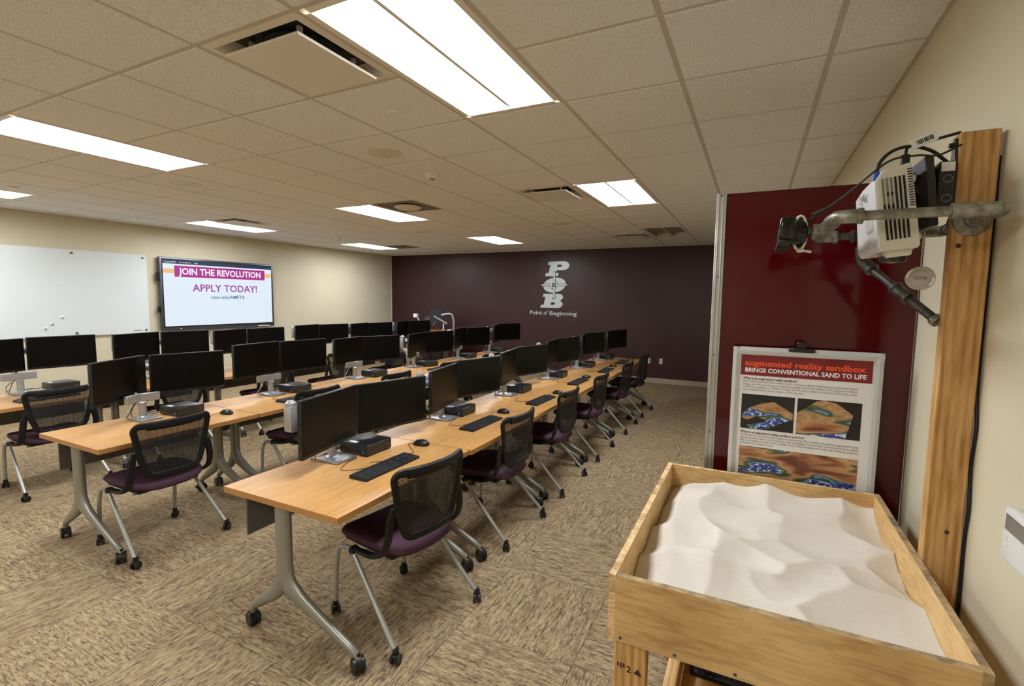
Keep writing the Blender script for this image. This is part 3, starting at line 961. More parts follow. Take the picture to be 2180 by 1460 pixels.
CH = {'F': [(-1.618, 1.981, 80.5), (-1.668, 3.08, 88), (-1.655, 4.08, 89), (-1.655, 5.107, 90), (-1.64, 6.27, 90), (-1.63, 7.27, 88)],
      'M': [(-3.592, 1.826, 90), (-3.60, 3.037, 89), (-3.60, 4.08, 91), (-3.62, 5.16, 90), (-3.62, 6.22, 88), (-3.62, 7.30, 90)],
      'B': [(-5.455, 1.955, 90), (-5.565, 3.007, 90), (-5.53, 4.115, 90), (-5.515, 5.149, 90), (-5.57, 6.46, 90), (-5.55, 7.55, 90)]}
used = False
for row in 'FMB':
    for k, (x, y, a) in enumerate(CH[row]):
        lab = 'black mesh-back chair at the %s desk of the %s' % (ORD[k], ROWS[row])
        if not used:
            chair0.location = (x, y, 0); chair0.rotation_euler = (0, 0, R(a)); chair0['label'] = lab; used = True
        else:
            dup(chair0, (x, y, 0), R(a), lab)

# =================================================================== MONITORS, STANDS
MONS = {
 'F1': ((-2.090, 1.954, 12.6, 1.149), (-2.092, 2.479, -16.4, 1.140)), 'F2': ((-2.097, 3.085, 11.9, 1.153), (-2.094, 3.607, -13.6, 1.164)),
 'F3': ((-2.141, 4.269, 10.3, 1.168), (-2.129, 4.802, -15.2, 1.174)), 'F4': ((-2.135, 5.406, 8.0, 1.192), (-2.126, 5.945, -12.2, 1.186)),
 'F5': ((-2.132, 6.590, 13.1, 1.188), (-2.121, 7.109, -15.1, 1.184)), 'F6': ((-2.107, 7.800, 11.2, 1.160), (-2.084, 8.330, -19.0, 1.160)),
 'M1': ((-4.144, 1.895, 29.0, 1.205), (-4.123, 2.365, -15.4, 1.208)), 'M2': ((-4.148, 3.005, 7.7, 1.236), (-4.144, 3.530, -7.3, 1.230)),
 'M3': ((-4.155, 4.163, 9.1, 1.209), (-4.138, 4.690, -18.3, 1.199)), 'M4': ((-4.131, 5.406, 11.6, 1.189), (-4.130, 5.930, -16.5, 1.188)),
 'M5': ((-4.136, 6.521, 12.2, 1.211), (-4.124, 7.046, -17.1, 1.192)), 'M6': ((-4.127, 7.680, 19.9, 1.207), (-4.120, 8.185, -26.8, 1.209)),
 'B1': ((-6.136, 1.810, 14.1, 1.249), (-6.139, 2.332, -7.4, 1.257)), 'B2': ((-6.133, 2.985, 13.5, 1.247), (-6.134, 3.505, -5.4, 1.244)),
 'B3': ((-6.132, 4.070, 11.9, 1.232), (-6.132, 4.590, -9.9, 1.230)), 'B4': ((-6.129, 5.294, 9.8, 1.240), (-6.129, 5.822, -13.0, 1.230)),
 'B5': ((-6.128, 6.402, 11.5, 1.223), (-6.126, 6.925, -14.2, 1.215)), 'B6': ((-6.125, 7.550, 16.2, 1.218), (-6.122, 8.068, -21.4, 1.210))}
STAND = {'F': (-2.135, (2.022, 3.126, 4.205, 5.31, 6.392, 7.433)), 'M': (-4.085, (2.012, 3.107, 4.206, 5.295, 6.398, 7.416)), 'B': (-6.09, (1.994, 3.09, 4.19, 5.28, 6.38, 7.40))}
MW, MH = .5224, .3119
def make_monitor():
    t = thing('monitor', 'monitor', 'monitor', (0, 0, 0), 0, 'black flat monitors in pairs on the desks')
    MB().rbox(-MW / 2, MW / 2, -.004, .022, -MH, 0, .003, 2).obj('housing', 'bezel', t)
    MB().rbox(-.15, .15, .018, .048, -MH * .78, -MH * .22, .012, 2).obj('rear_cover', 'black', t)
    MB().box(-MW / 2 + .006, MW / 2 - .006, -.0055, -.003, -MH + .020, -.006).obj('screen', 'screen', t, False)
    ch = MB().box(-MW / 2 + .002, MW / 2 - .002, -.0062, -.004, -MH + .002, -MH + .019).obj('chin', 'bezel', t, False)
    MB().lathe([(.0045, 0), (.0045, -.001)], 12, axis='y').obj('badge', 'chrome', ch, loc=(0, -.0062, -MH + .0105))
    MB().box(-.005, .005, -.0008, 0, -.0008, .0008).obj('power_light', 'plastic_white', ch, False, (MW / 2 - .02, -.0062, -MH + .0105))
    return t
mon0 = make_monitor()
st_base = MB()
st_base.rbox(-.076, .076, -.088, .088, 0, .016, .006, 2)
st_base.box(-.060, .060, -.070, -.010, .0160, .0166)
st_base_me = st_base.mesh('base', 'silver_base')
st_col_me = MB().lathe([(.040, .015), (.036, .020), (.027, .026), (.025, .112), (.029, .114), (.029, .128), (.024, .132)], 20, c=(0, .030, 0)).mesh('column', 'silver')
used = False
for row in 'FMB':
    for k in range(6):
        sx, sy = STAND[row][0], STAND[row][1][k]
        lab = 'silver dual-monitor stand on the %s desk of the %s' % (ORD[k], ROWS[row])
        st = thing('monitor_stand', lab, 'monitor stand', (sx, sy, TZ), R(90), 'silver dual-monitor arm stands')
        link('base', st_base_me, st); link('column', st_col_me, st)
        inv = Matrix.Translation((sx, sy, TZ)) @ Matrix.Rotation(R(90), 4, 'Z')
        inv.invert()
        L, Rr = MONS[row + str(k + 1)]
        inner = [Vector((mm[0], mm[1], 0)) + Vector((-math.sin(R(mm[2])), math.cos(R(mm[2])), 0)) * (MW / 2 * -s_) for s_, mm in ((-1, L), (1, Rr))]
        back = min(p.x for p in inner) - .10                # everything behind the hinge of the two screens
        ub = sx - back                                      # local depth of the upright
        # crossbar under the screens, following their V
        cb = MB()
        for s, mm in ((-1, L), (1, Rr)):
            a = R(mm[2])
            m = Matrix.Translation((0, .062, .128)) @ Matrix.Rotation(a * .8, 4, 'Z')
            cb.rbox(0 if s > 0 else -.128, .128 if s > 0 else 0, -.014, .014, 0, .062, .004, 1, mat=m)
        cb.obj('crossbar', 'silver', st)
        MB().loft([(0, .07, .15), (0, .07 + (ub - .07) * .6, .20), (0, ub, .26), (0, ub, .36)], (.02, .024), 10).obj('upright', 'silver', st)
        out = {'F': .168, 'M': .08 if k < 3 else .19, 'B': .15}[row]
        for s, mm in ((-1, L), (1, Rr)):
            a = R(mm[2])
            d = Vector((-math.sin(a), math.cos(a), 0)); bk = Vector((-math.cos(a), -math.sin(a), 0))
            c = Vector((mm[0], mm[1], 0))
            zc = mm[3] - MH / 2
            elb = c + d * (s * out) + bk * .130
            elb = Vector((elb.x, elb.y, zc + .05))
            pc = c + bk * .05; pc.z = zc
            pc2 = c + bk * .095; pc2.z = zc + .02
            start = inv.inverted() @ Vector((0, ub, .34))
            q = [inv @ v for v in (start, elb, pc2, pc)]
            wp = inv @ Vector((back - .01, sum(p.y for p in inner) / 2, (start.z + elb.z) / 2)) if s > 0 else (q[0] + q[1]) / 2
            MB().loft([q[0][:], wp[:], q[1][:]], [(.022, .030)] * 3, 10).obj('arm', 'silver', st)
            el = MB(); ex, ey, ez = q[1]
            el.rbox(-.026, .026, -.030, .030, -.085, .060, .010, 2, mat=Matrix.Translation((ex, ey, ez))); el.lathe([(.022, .050), (.030, .058), (.029, .072), (.015, .084)], 16, c=(ex, ey, ez))
            el.obj('elbow', 'silver', st)
            MB().loft([q[1][:], q[2][:]], [(.018, .024)] * 2, 10).obj('forearm', 'silver', st)
            vb = MB(); vb.loft([q[2][:], q[3][:]], [(.016, .016)] * 2, 10)
            vb.obj('tilt_head', 'dark', st)
        # cables gathered behind the foot
        for n in range(3):
            pts = [(random.uniform(-.05, -.02), .03 + .02 * n, .13), (random.uniform(-.09, -.05), .07, .07), (random.uniform(-.10, -.02), .10, .006), (.04 + .03 * n, .085, .020 + .008 * n), (.11, .07, .03)]
            MB().loft(bez(pts, 4), .0028, 6).obj('cable', 'cable_w' if n == 2 else 'cable', st)
        for s, mm in ((-1, L), (1, Rr)):
            lab = '%s black monitor on the %s desk of the %s' % ('left-hand' if s < 0 else 'right-hand', ORD[k], ROWS[row])
            loc, rz = (mm[0], mm[1], mm[3]), R(90 + mm[2])
            if not used:
                mon0.location = loc; mon0.rotation_euler = (0, 0, rz); mon0['label'] = lab; used = True
            else:
                dup(mon0, loc, rz, lab)

# =================================================================== SMALL COMPUTERS, KEYBOARDS, MICE
def make_pc():
    t = thing('mini_computer', 'pc', 'computer', (0, 0, 0), 0, 'small black desktop computers')
    MB().rbox(-.108, .108, 0, .216, .004, .069, .005, 2).obj('case', 'pc', t)
    MB().rbox(-.104, .104, -.004, .002, .007, .066, .002, 1).obj('front_grille', 'perf', t)
    mk = MB()
    for q in range(4):
        dx = -.009 + q * .006
        hgt = .016 if q in (1, 2) else .010
        zc = .038 + (.003 if q < 2 else -.003)
        mk.add([(dx - .001 - .003, -.0047, zc - hgt / 2), (dx + .001 - .003, -.0047, zc - hgt / 2), (dx + .001 + .003, -.0047, zc + hgt / 2), (dx - .001 + .003, -.0047, zc + hgt / 2)], [(0, 1, 2, 3)])
    mk.obj('maker_mark', 'gold', t, False, (.072, 0, 0))
    MB().box(-.1086, -.1079, .018, .036, .016, .034).obj('badge_sticker', 'sticker', t, False)
    MB().box(-.090, -.062, .10, .165, .0690, .0694).obj('label_sticker', 'paper', t, False)
    for sx in (-.085, .085):
        for sy in (.02, .195):
            MB().disc((0, 0), .009, 0, .005, 10).obj('foot', 'black', t, loc=(sx, sy, 0))
    MB().loft(bez([(-.02, .214, .03), (-.02, .25, .02), (-.07, .28, .006), (-.15, .25, .006)], 4), .003, 6).obj('cable', 'cable', t)
    return t
pc0 = make_pc()
PCS = {'F': [(-2.0, 2.235), (-2.036, 3.335), (-2.022, 4.44), (-2.018, 5.52), (-1.985, 6.575), (-1.99, 7.63)],
       'M': [(-3.95, 2.27), (-3.96, 3.34), (-3.94, 4.455), (-3.92, 5.49), (-3.945, 6.59), (-3.93, 7.62)],
       'B': [(-6.02, 2.30)]}
used = False
for row in 'FMB':
    for k, (x, y) in enumerate(PCS[row]):
        lab = 'small black desktop computer on the %s desk of the %s' % (ORD[k], ROWS[row])
        a = R(90 + random.uniform(-2, 3))
        loc = (x, y, TZ)
        if not used:
            pc0.location = loc; pc0.rotation_euler = (0, 0, a); pc0['label'] = lab; used = True
        else:
            dup(pc0, loc, a, lab)

def make_keyboard():
    t = thing('keyboard', 'keyboard', 'keyboard', (0, 0, 0), 0, 'black full-size keyboards')
    MB().add([(-.218, -.058, .002), (.218, -.058, .002), (.218, .058, .002), (-.218, .058, .002), (-.218, -.058, .012), (.218, -.058, .012), (.218, .058, .020), (-.218, .058, .020)],
             [(3, 2, 1, 0), (4, 5, 6, 7), (0, 1, 5, 4), (1, 2, 6, 5), (2, 3, 7, 6), (3, 0, 4, 7)]).obj('body', 'black', t, False)
    ks = MB()
    def key(x, y, w=.0162, d=.0155):
        z = .0165 + (y + .058) / .116 * .008 - .004
        ks.add([(x - w / 2, y - d / 2, z), (x + w / 2, y - d / 2, z), (x + w / 2, y + d / 2, z + .0008), (x - w / 2, y + d / 2, z + .0008),
                (x - w / 2 + .0015, y - d / 2 + .0015, z + .0035), (x + w / 2 - .0015, y - d / 2 + .0015, z + .0035), (x + w / 2 - .0015, y + d / 2 - .0015, z + .0043), (x - w / 2 + .0015, y + d / 2 - .0015, z + .0043)],
               [(4, 5, 6, 7), (0, 1, 5, 4), (1, 2, 6, 5), (2, 3, 7, 6), (3, 0, 4, 7)])
    p = .0188
    for r_, y in enumerate((.048, .026, .0075, -.0110, -.0295, -.048)):
        if r_ == 5:
            x = -.209
            for w_ in (1.25, 1.25, 1.25, 6.0, 1.25, 1.25, 1.25, 1.25):
                key(x + w_ * p / 2, y, w_ * p - .0026); x += w_ * p
        else:
            for c in range(15): key(-.209 + p / 2 + c * p, y)
        for c in range(3):
            if r_ in (0, 1, 2) or r_ == 5 or (r_ == 4 and c == 1): key(.083 + p / 2 + c * p, y)
        for c in range(4):
            if r_: key(.1428 + p / 2 + c * p, y)
    o = ks.obj('keys', 'keycap', t, False); o['kind'] = 'stuff'
    return t
kb0 = make_keyboard()
def kb_cable(t, pts):
    MB().loft(bez(pts, 6), .0018, 6).obj('cable', 'cable', t)
KBS = [('F', 0, -1.783, 2.050, 89.3), ('F', 1, -1.788, 3.116, 89), ('F', 2, -1.727, 4.112, 89), ('F', 3, -1.755, 5.255, 90), ('F', 4, -1.722, 6.295, 92), ('F', 5, -1.745, 7.270, 91),
       ('M', 1, -3.715, 3.110, 90), ('M', 3, -3.705, 5.34, 90), ('B', 0, -5.64, 2.015, 94)]
used = False
for row, k, x, y, a in KBS:
    lab = 'black keyboard on the %s desk of the %s' % (ORD[k], ROWS[row])
    if not used:
        kb0.location = (x, y, TZ - .002); kb0.rotation_euler = (0, 0, R(a)); kb0['label'] = lab; used = True; t = kb0
        kbs = [kb0]
    else:
        t = dup(kb0, (x, y, TZ - .002), R(a), lab); kbs.append(t)
for t in kbs:
    kb_cable(t, [(-.02 + random.uniform(-.01, .01), .057, .010), (-.05, .085, .004), (-.12, .13, .004), (-.14 + random.uniform(-.01, .01), .19, .004), (-.06, .235, .010), (.04, .26, .006)])

def make_mouse():
    t = thing('mouse', 'mouse', 'mouse', (0, 0, 0), 0, 'black wired mice')
    n = 24; vs, fs = [], []
    prof = [(.80, 0), (.97, .004), (1.0, .010), (.93, .020), (.74, .029), (.45, .035), (.12, .037)]
    for sc, z in prof:
        for k in range(n):
            a = 2 * math.pi * k / n
            x = .031 * sc * math.copysign(abs(math.cos(a)) ** .8, math.cos(a)); y = .055 * sc * math.copysign(abs(math.sin(a)) ** .8, math.sin(a))
            vs.append((x, y, z * (1 - .22 * max(0, y / .055)) + .001))
    for i in range(len(prof) - 1):
        for k in range(n):
            a, b = i * n + k, i * n + (k + 1) % n
            fs.append((a, b, b + n, a + n))
    fs += [tuple(range(n))[::-1], tuple(range((len(prof) - 1) * n, len(prof) * n))]
    MB().add(vs, fs).obj('shell', 'pc', t)
    MB().lathe([(.004, -.003), (.0055, -.002), (.0055, .002), (.004, .003)], 12, axis='x').obj('scroll_wheel', 'dark', t, loc=(0, .030, .029))
    return t
ms0 = make_mouse()
MICE = [('F', 0, -1.868, 2.478), ('F', 1, -1.815, 3.515), ('F', 2, -1.718, 4.505), ('F', 3, -1.772, 5.60), ('F', 4, -1.748, 6.735), ('F', 5, -1.725, 7.775), ('M', 0, -3.722, 2.408)]
used = False; mice = []
for row, k, x, y in MICE:
    lab = 'black wired mouse on the %s desk of the %s' % (ORD[k], ROWS[row])
    if not used:
        ms0.location = (x, y, TZ); ms0.rotation_euler = (0, 0, R(100)); ms0['label'] = lab; used = True; mice.append(ms0)
    else:
        mice.append(dup(ms0, (x, y, TZ), R(90 + random.uniform(0, 25)), lab))
for n, t in enumerate(mice):
    MB().loft(bez([(0, .053, .010), (-.02, .08, .004), (-.06, .075, .003), (-.11 + random.uniform(-.01, .01), .04, .003), (-.15, .03, .004), (-.20, .06, .004)] if n else
                  [(0, .053, .010), (-.01, .085, .004), (-.06, .05, .003), (-.12, -.0, .003), (-.165, -.03, .004), (-.20, .01, .004), (-.24, .0, .003), (-.34, .05, .003), (-.40, .12, .004)], 6), .0016, 6).obj('cable', 'cable', t)

# =================================================================== LECTERN in the far corner
lt = thing('lectern_desk', 'dark instructor lectern with wood top in the far left corner', 'lectern', (-6.62, 9.45, 0))
MB().rbox(-.50, .48, -.25, .25, .03, .90, .004, 1).obj('body', 'cab', lt)
MB().rbox(-.56, .54, -.32, .30, .90, .935, .004, 1).obj('top', 'cherry', lt)
for x in (-.24, .24):
    d = MB().rbox(x - .225, x + .215, -.266, -.251, .07, .86, .003, 1).obj('door', 'cab', lt)
    MB().rbox(-.006, .006, -.02, 0, -.06, .06, .003, 1).obj('handle', 'chrome', d, loc=(x + (.17 if x < 0 else -.17), -.266, .55))
pm = thing('arm_monitor', 'black lectern monitor on a white bent arm by the maroon wall', 'monitor', (-6.22, 9.50, .935))
MB().rbox(-.07, .07, -.06, .06, 0, .02, .004, 1).obj('clamp', 'silver', pm)
MB().loft(bez([(0, 0, .02), (.0, 0, .2), (-.03, -.01, .33), (-.08, -.02, .37), (-.2, -.03, .36), (-.30, -.05, .335)], 5), .026, 10).obj('arm', 'silver', pm)
m2 = Matrix.Translation((-.42, -.09, .30)) @ Matrix.Rotation(R(28), 4, 'Z') @ Matrix.Rotation(R(-10), 4, 'X')
MB().rbox(-.165, .165, -.012, .012, -.17, .20, .004, 1, mat=m2).obj('panel', 'black', pm)
pm2 = thing('lectern_screen', 'small dark tilted touch screen on the lectern top', 'screen', (-6.80, 9.38, .935))
m3 = Matrix.Translation((0, 0, .19)) @ Matrix.Rotation(R(-25), 4, 'X')
MB().rbox(-.17, .17, -.012, .012, -.11, .11, .004, 1, mat=m3).obj('panel', 'black', pm2)
MB().rbox(-.07, .07, -.06, .06, 0, .02, .004, 1).obj('foot', 'black', pm2)
MB().loft([(0, .0, .02), (0, .02, .17)], .015, 8).obj('neck', 'black', pm2)
dc = thing('document_camera', 'white document camera with a long slanted arm on the lectern', 'camera', (-7.0, 9.30, .935))
MB().rbox(-.08, .08, -.10, .10, 0, .03, .006, 1).obj('base', 'plastic_white', dc)
MB().loft([(0, 0, .03), (-.03, 0, .16), (-.12, 0, .30)], (.010, .014), 8).obj('arm', 'plastic_white', dc)
MB().rbox(-.20, -.09, -.04, .04, .27, .36, .01, 2).obj('head', 'plastic_white', dc)
dl = thing('lectern_light', 'slim silver lamp bar on a white post at the lectern edge', 'lamp', (-6.30, 9.20, .935))
MB().rbox(-.04, .04, -.04, .04, 0, .012, .004, 1).obj('base', 'silver', dl)
MB().loft([(0, 0, .01), (0, 0, .16)], .016, 10).obj('post', 'plastic_white', dl)
MB().loft([(.10, 0, .155), (-.26, 0, .32)], (.012, .018), 8).obj('head', 'silver', dl)

# =================================================================== RIGHT: red panel, poster
rp = thing('red_partition', 'glossy dark red partition panel with an aluminium edge', 'partition', (.197, 2.43, 0))
MB().box(-.335, .373, 0, .03, .04, 2.148).obj('panel', 'red', rp, False)
MB().box(-.335, .373, -.001, .031, 2.148, 2.157).obj('top_rail', 'red', rp, False)
MB().rbox(-.335, .375, -.03, .06, 0, .04, .003, 1).obj('bottom_rail', 'alu', rp)
ex = MB()
ex.rbox(-.376, -.333, -.006, .038, .0, 2.16, .002, 1)
ex.rbox(-.368, -.362, -.010, -.004, .0, 2.16, .001, 1)
ex.rbox(-.350, -.344, -.010, -.004, .0, 2.16, .001, 1)
xo = ex.obj('edge_post', 'alu', rp)
for k in range(6):
    MB().lathe([(.005, 0), (.005, -.003), (.002, -.004)], 10, axis='y').obj('rivet', 'chrome', xo, loc=(-.356, -.006, .35 + k * .36))

po = thing('poster_frame', 'silver framed poster about the augmented reality sandbox', 'poster', (.197, 2.365, .775))
PW, PH = .272, .706
for a, b, c, d in ((-PW, -PW + .028, 0, PH), (PW - .028, PW, 0, PH)):
    MB().prism([(a, -.008), (a, .012), (b, .012), (b, -.003), ((a + b) / 2, -.010)], 'z', c, d).obj('frame_side', 'snap', po, False)
for c, d in ((0, .028), (PH - .028, PH)):
    MB().prism([(-.008, c), (.012, c), (.012, d), (-.003, d), (-.010, (c + d) / 2)], 'x', -PW + .0, PW - .0).obj('frame_side', 'snap', po, False)
MB().box(-PW + .004, PW - .004, .010, .016, .004, PH - .004).obj('backing', 'snap', po, False)
pr = MB().box(-PW + .024, PW - .024, .002, .010, .024, PH - .024).obj('print', 'postr_white', po, False)
xl, xr, ytop = -PW + .034, PW - .034, PH - .034
def on_print(name, x0, x1, d0, d1, mat, y=.0012):
    return MB().box(x0, x1, y, .0022, PH - d1, PH - d0).obj(name, mat, pr, False)
on_print('title_band', xl, xr, .034, .124, 'postr_red')
def ptext(s, size, mat, x, d, width=None, bold=0, res=2, sp=1.0):
    link('lettering', text_mesh(s, size, mat, bold=bold, res=res, width=width, spacing=sp), pr, (x, .0006, PH - d))
ptext('augmented reality sandbox', .034, 'tx_orange', xl + .016, .081, .438, .0010)
ptext('BRINGS CONVENTIONAL SAND TO LIFE', .026, 'tx_white', xl + .016, .109, .440, .0007)
ptext('What is an augmented reality sandbox?', .0145, 'tx_red', xl + .012, .142, .205, .0003, 1)
body1 = ['Filled with beach sand, the sandbox hosts a projector above it that projects interactive digital',
         'images onto the sand. It uses a computer program to scan the surface of the sand and overlay a',
         'colorful topographic (or "elevation") map onto the sand\'s surface in real time. This means as the',
         'sand is shifted and the surfaces change, so does the map.']
body2 = ['Sandboxes are used in both geology and engineering. The real-time integrated augmented reality',
         'system actually creates a color elevation map, topographic contour lines, and simulated water, which',
         'help civil engineers make better design choices and visualize site design and drainage patterns',
         'throughout the design process.']
for k, s in enumerate(body1): ptext(s, .0125, 'tx_grey', xl + .012, .1545 + k * .0122, .232 if k == 3 else .418, 0, 1)
ptext('What is an augmented reality sandbox used for?', .0145, 'tx_red', xl + .012, .382, .245, .0003, 1)
for k, s in enumerate(body2): ptext(s, .0125, 'tx_grey', xl + .012, .3945 + k * .0122, .13 if k == 3 else .436, 0, 1)
def photo(x0, x1, d0, d1, shapes):
    b = on_print('photo', x0, x1, d0, d1, 'postr_black')
    for kind, pts in shapes:
        w_, h_ = x1 - x0, d1 - d0
        me = fill2d([[(x0 + u * w_, PH - d0 - v * h_) for u, v in pts]], kind, .0001)
        link('photo_area', me, b, (0, .0008 - .0001 * shapes.index((kind, pts)), 0))
photo(xl + .010, xl + .214, .208, .362, [('topo', [(.02, .62), (.12, .42), (.42, .22), (.62, .17), (.98, .45), (.98, .62), (.45, .98), (.18, .98), (.12, .9), (.45, .78), (.5, .72), (.3, .62), (.12, .76), (.03, .7)])])
photo(xl + .224, xl + .450, .208, .362, [('topo', [(.0, .42), (.30, .05), (.42, .0), (.62, .06), (.88, .34), (.78, 1.0), (.0, 1.0)])])
on_print('relief_photo', xl + .010, xl + .450, .442, .655, 'topo')
cp = MB(); cp.rbox(-.048, .048, -.014, .018, -.012, .004, .003, 1); cp.rbox(-.018, .018, -.006, .014, .002, .030, .003, 1)
cp.obj('clip', 'clipblk', po, loc=(-.012, 0, PH))
MB().loft([(-.012, .024, -.765), (-.012, .024, PH + .02)], .006, 8).obj('stand_pole', 'clipblk', po)
MB().rbox(-.15, .13, -.02, .036, -.775, -.762, .003, 1).obj('stand_foot', 'clipblk', po)

# =================================================================== SANDBOX
BX0, BX1, BY0, BY1, BT, BB = -.324, .479, 1.277, 2.322, .925, .735
sb = thing('sandbox_table', 'plywood sandbox table on stud legs with a tall post', 'sandbox', ((BX0 + BX1) / 2, (BY0 + BY1) / 2, 0))
ox, oy = (BX0 + BX1) / 2, (BY0 + BY1) / 2
def sbo(name, x0, x1, y0, y1, z0, z1, face, edge, axis_ends, rz=0):
    """board: top, bottom and end faces show the plies"""
    m = MB()
    cx, cy, cz = (x0 + x1) / 2, (y0 + y1) / 2, (z0 + z1) / 2
    m.box(x0 - cx, x1 - cx, y0 - cy, y1 - cy, z0 - cz, z1 - cz)
    m.mi = [1, 1, 1 if axis_ends == 'y' else 0, 1 if axis_ends == 'y' else 0, 1 if axis_ends == 'x' else 0, 1 if axis_ends == 'x' else 0]
    return m.obj(name, [face, edge], sb, False, (cx - ox, cy - oy, cz))
th = .019
sbo('side_board', BX0, BX0 + th, BY0, BY1, BB, BT, 'ply_y', 'ply_edge', 'y')
sbo('side_board', BX1 - th, BX1, BY0, BY1, BB, BT, 'ply_y', 'ply_worn', 'y')
fb = sbo('front_board', BX0 + th, BX1 - th, BY0, BY0 + th, BB, BT - .001, 'ply_x', 'ply_worn', 'x')
sbo('back_board', BX0 + th, BX1 - th, BY1 - th, BY1, BB, BT - .001, 'ply_x', 'ply_edge', 'x')
sbo('bottom_board', BX0 + th, BX1 - th, BY0 + th, BY1 - th, BB, BB + .012, 'ply_x', 'ply_edge', 'x')
for k in range(6):
    MB().lathe([(.0045, -.0006), (.0045, .001), (.003, .0012), (.001, .0004)], 12, axis='y').obj('screw', 'chrome', fb, loc=(-.365 + k * .145, -th / 2 - .0008, -.083))
for x, y in ((BX0 + .016, BY0 + th + .002), (BX1 - .105, BY0 + th + .002), (BX0 + .016, BY1 - th - .040), (BX1 - .105, BY1 - th - .040)):
    lg = MB().rbox(0, .089, 0, .038, 0, BB, .003, 1).obj('leg', 'pine', sb, True, (x - ox, y - oy, 0))
    if y < 1.5 and x < 0:
        link('stamp', text_mesh('2', .026, 'black', bold=.0006), lg, (.036, -.0006, BB - .098))
        st_ = MB()
        st_.add([(.056, -.0006, BB - .096), (.080, -.0006, BB - .100), (.068, -.0006, BB - .080)], [(0, 1, 2)])
        for q in range(3): st_.box(.010 + q * .008, .015 + q * .008, -.0006, -.0004, BB - .088 - .004 * (q % 2), BB - .076)
        st_.obj('stamp', 'cab', lg, False)
RZ0 = .33
for x in (-.209, .30):
    MB().rbox(0, .040, 1.36, BY1 - .06, RZ0, .42, .003, 1).obj('rail', 'pine_y', sb, True, (x - ox, -oy, 0))
MB().box(-.167, .30, 1.36, BY1 - .06, RZ0 - .02, RZ0 - .001).obj('shelf', 'ply_y', sb, False, (-ox, -oy, 0))
for y in (1.345, BY1 - .062):
    MB().rbox(BX0 + .02, BX1 - .02, 0, .036, RZ0 - .09, RZ0 - .022, .003, 1).obj('cross_rail', 'pine', sb, True, (-ox, y - oy, 0))
post = MB().rbox(0, .087, 0, .040, 0, 2.148, .003, 1).obj('post', 'pine', sb, True, (.4795 - ox, 1.78 - oy, 0))
for x, z in ((.018, 1.84), (.052, 1.02)):
    MB().lathe([(.006, -.0006), (.006, .0006), (.002, .001)], 10, axis='y').obj('knot', 'cab', post, loc=(x, -.0004, z))

# sand: smooth heaps with scooped hollows
SX0, SX1, SY0, SY1 = BX0 + th + .001, BX1 - th - .001, BY0 + th + .001, BY1 - th - .001
NX, NY = 110, 140
HEAPS = [(-.17, 2.17, .024, .08), (.25, 2.24, .016, .08), (-.17, 1.80, .014, .07), (-.12, 1.60, .016, .08), (.20, 1.72, .012, .10), (.38, 1.97, .012, .08), (.30, 1.62, .012, .07)]
# shallow scoops: they meet in crisp crests
SCOOPS = [(.00, 2.00, .838, .9, 1.0), (.27, 1.94, .834, .7, .8), (.33, 1.47, .828, .9, .7), (.01, 1.70, .846, 1.3, 2.2), (.20, 1.66, .838, 1.8, 1.2), (.04, 1.43, .834, .9, 1.1), (.10, 1.97, .846, 1.6, .9),
          (.45, 1.80, .830, 2.2, .5), (-.04, 2.17, .852, .9, 1.6), (.20, 2.19, .852, 1.0, 1.4), (-.19, 1.70, .852, 1.4, .9), (.43, 2.10, .838, 1.4, .8), (-.20, 1.95, .850, 1.2, .7), (.14, 1.56, .846, 1.5, 2.0),
          (-.16, 1.46, .842, 1.0, 1.2), (.12, 1.82, .850, 1.4, 1.0), (.36, 1.73, .842, 1.3, 1.3), (-.24, 2.20, .856, .8, .8), (.22, 1.34, .836, 1.1, 1.5)]
def sand_h(x, y):
    wx = x + .018 * math.sin(y * 13 + 1) + .010 * math.sin(y * 29 + x * 11)
    wy = y + .020 * math.sin(x * 12 + .5) + .010 * math.sin(x * 31 - y * 9)
    ds = sorted(z0 - .014 + 1.4 * k * ((wx - cx) ** 2 + a * (wy - cy) ** 2) for cx, cy, z0, k, a in SCOOPS)
    w_ = .0009
    h = -w_ * math.log(sum(math.exp(-(d - ds[0]) / w_) for d in ds[:4])) + ds[0]
    for cx, cy, a, s in HEAPS:
        h += a * math.exp(-((x - cx) ** 2 + (y - cy) ** 2) / (2 * s * s))
    d = (x + .04) * .35 + (y - 1.585)                      # raked lines
    h += .0022 * math.sin(d * 300 + 4 * x) * math.exp(-(d / .035) ** 2) * math.exp(-((x + .05) / .13) ** 4)
    # falls away from the left board
    e = (x - SX0)
    edge = .085 + .02 * math.sin((y - 1.3) * 7) + (.05 if y < 1.45 else 0) * (1.45 - y) / .15
    h -= .055 * max(0, 1 - e / edge) ** 1.3
    h -= .012 * max(0, 1 - (SX1 - x) / .07)
    return h
vs, fs = [], []
for j in range(NY + 1):
    for i in range(NX + 1):
        x, y = SX0 + (SX1 - SX0) * i / NX, SY0 + (SY1 - SY0) * j / NY
        vs.append((x, y, sand_h(x, y)))
n1 = NX + 1
for j in range(NY):
    for i in range(NX):
        a = j * n1 + i
        fs.append((a, a + 1, a + 1 + n1, a + n1))
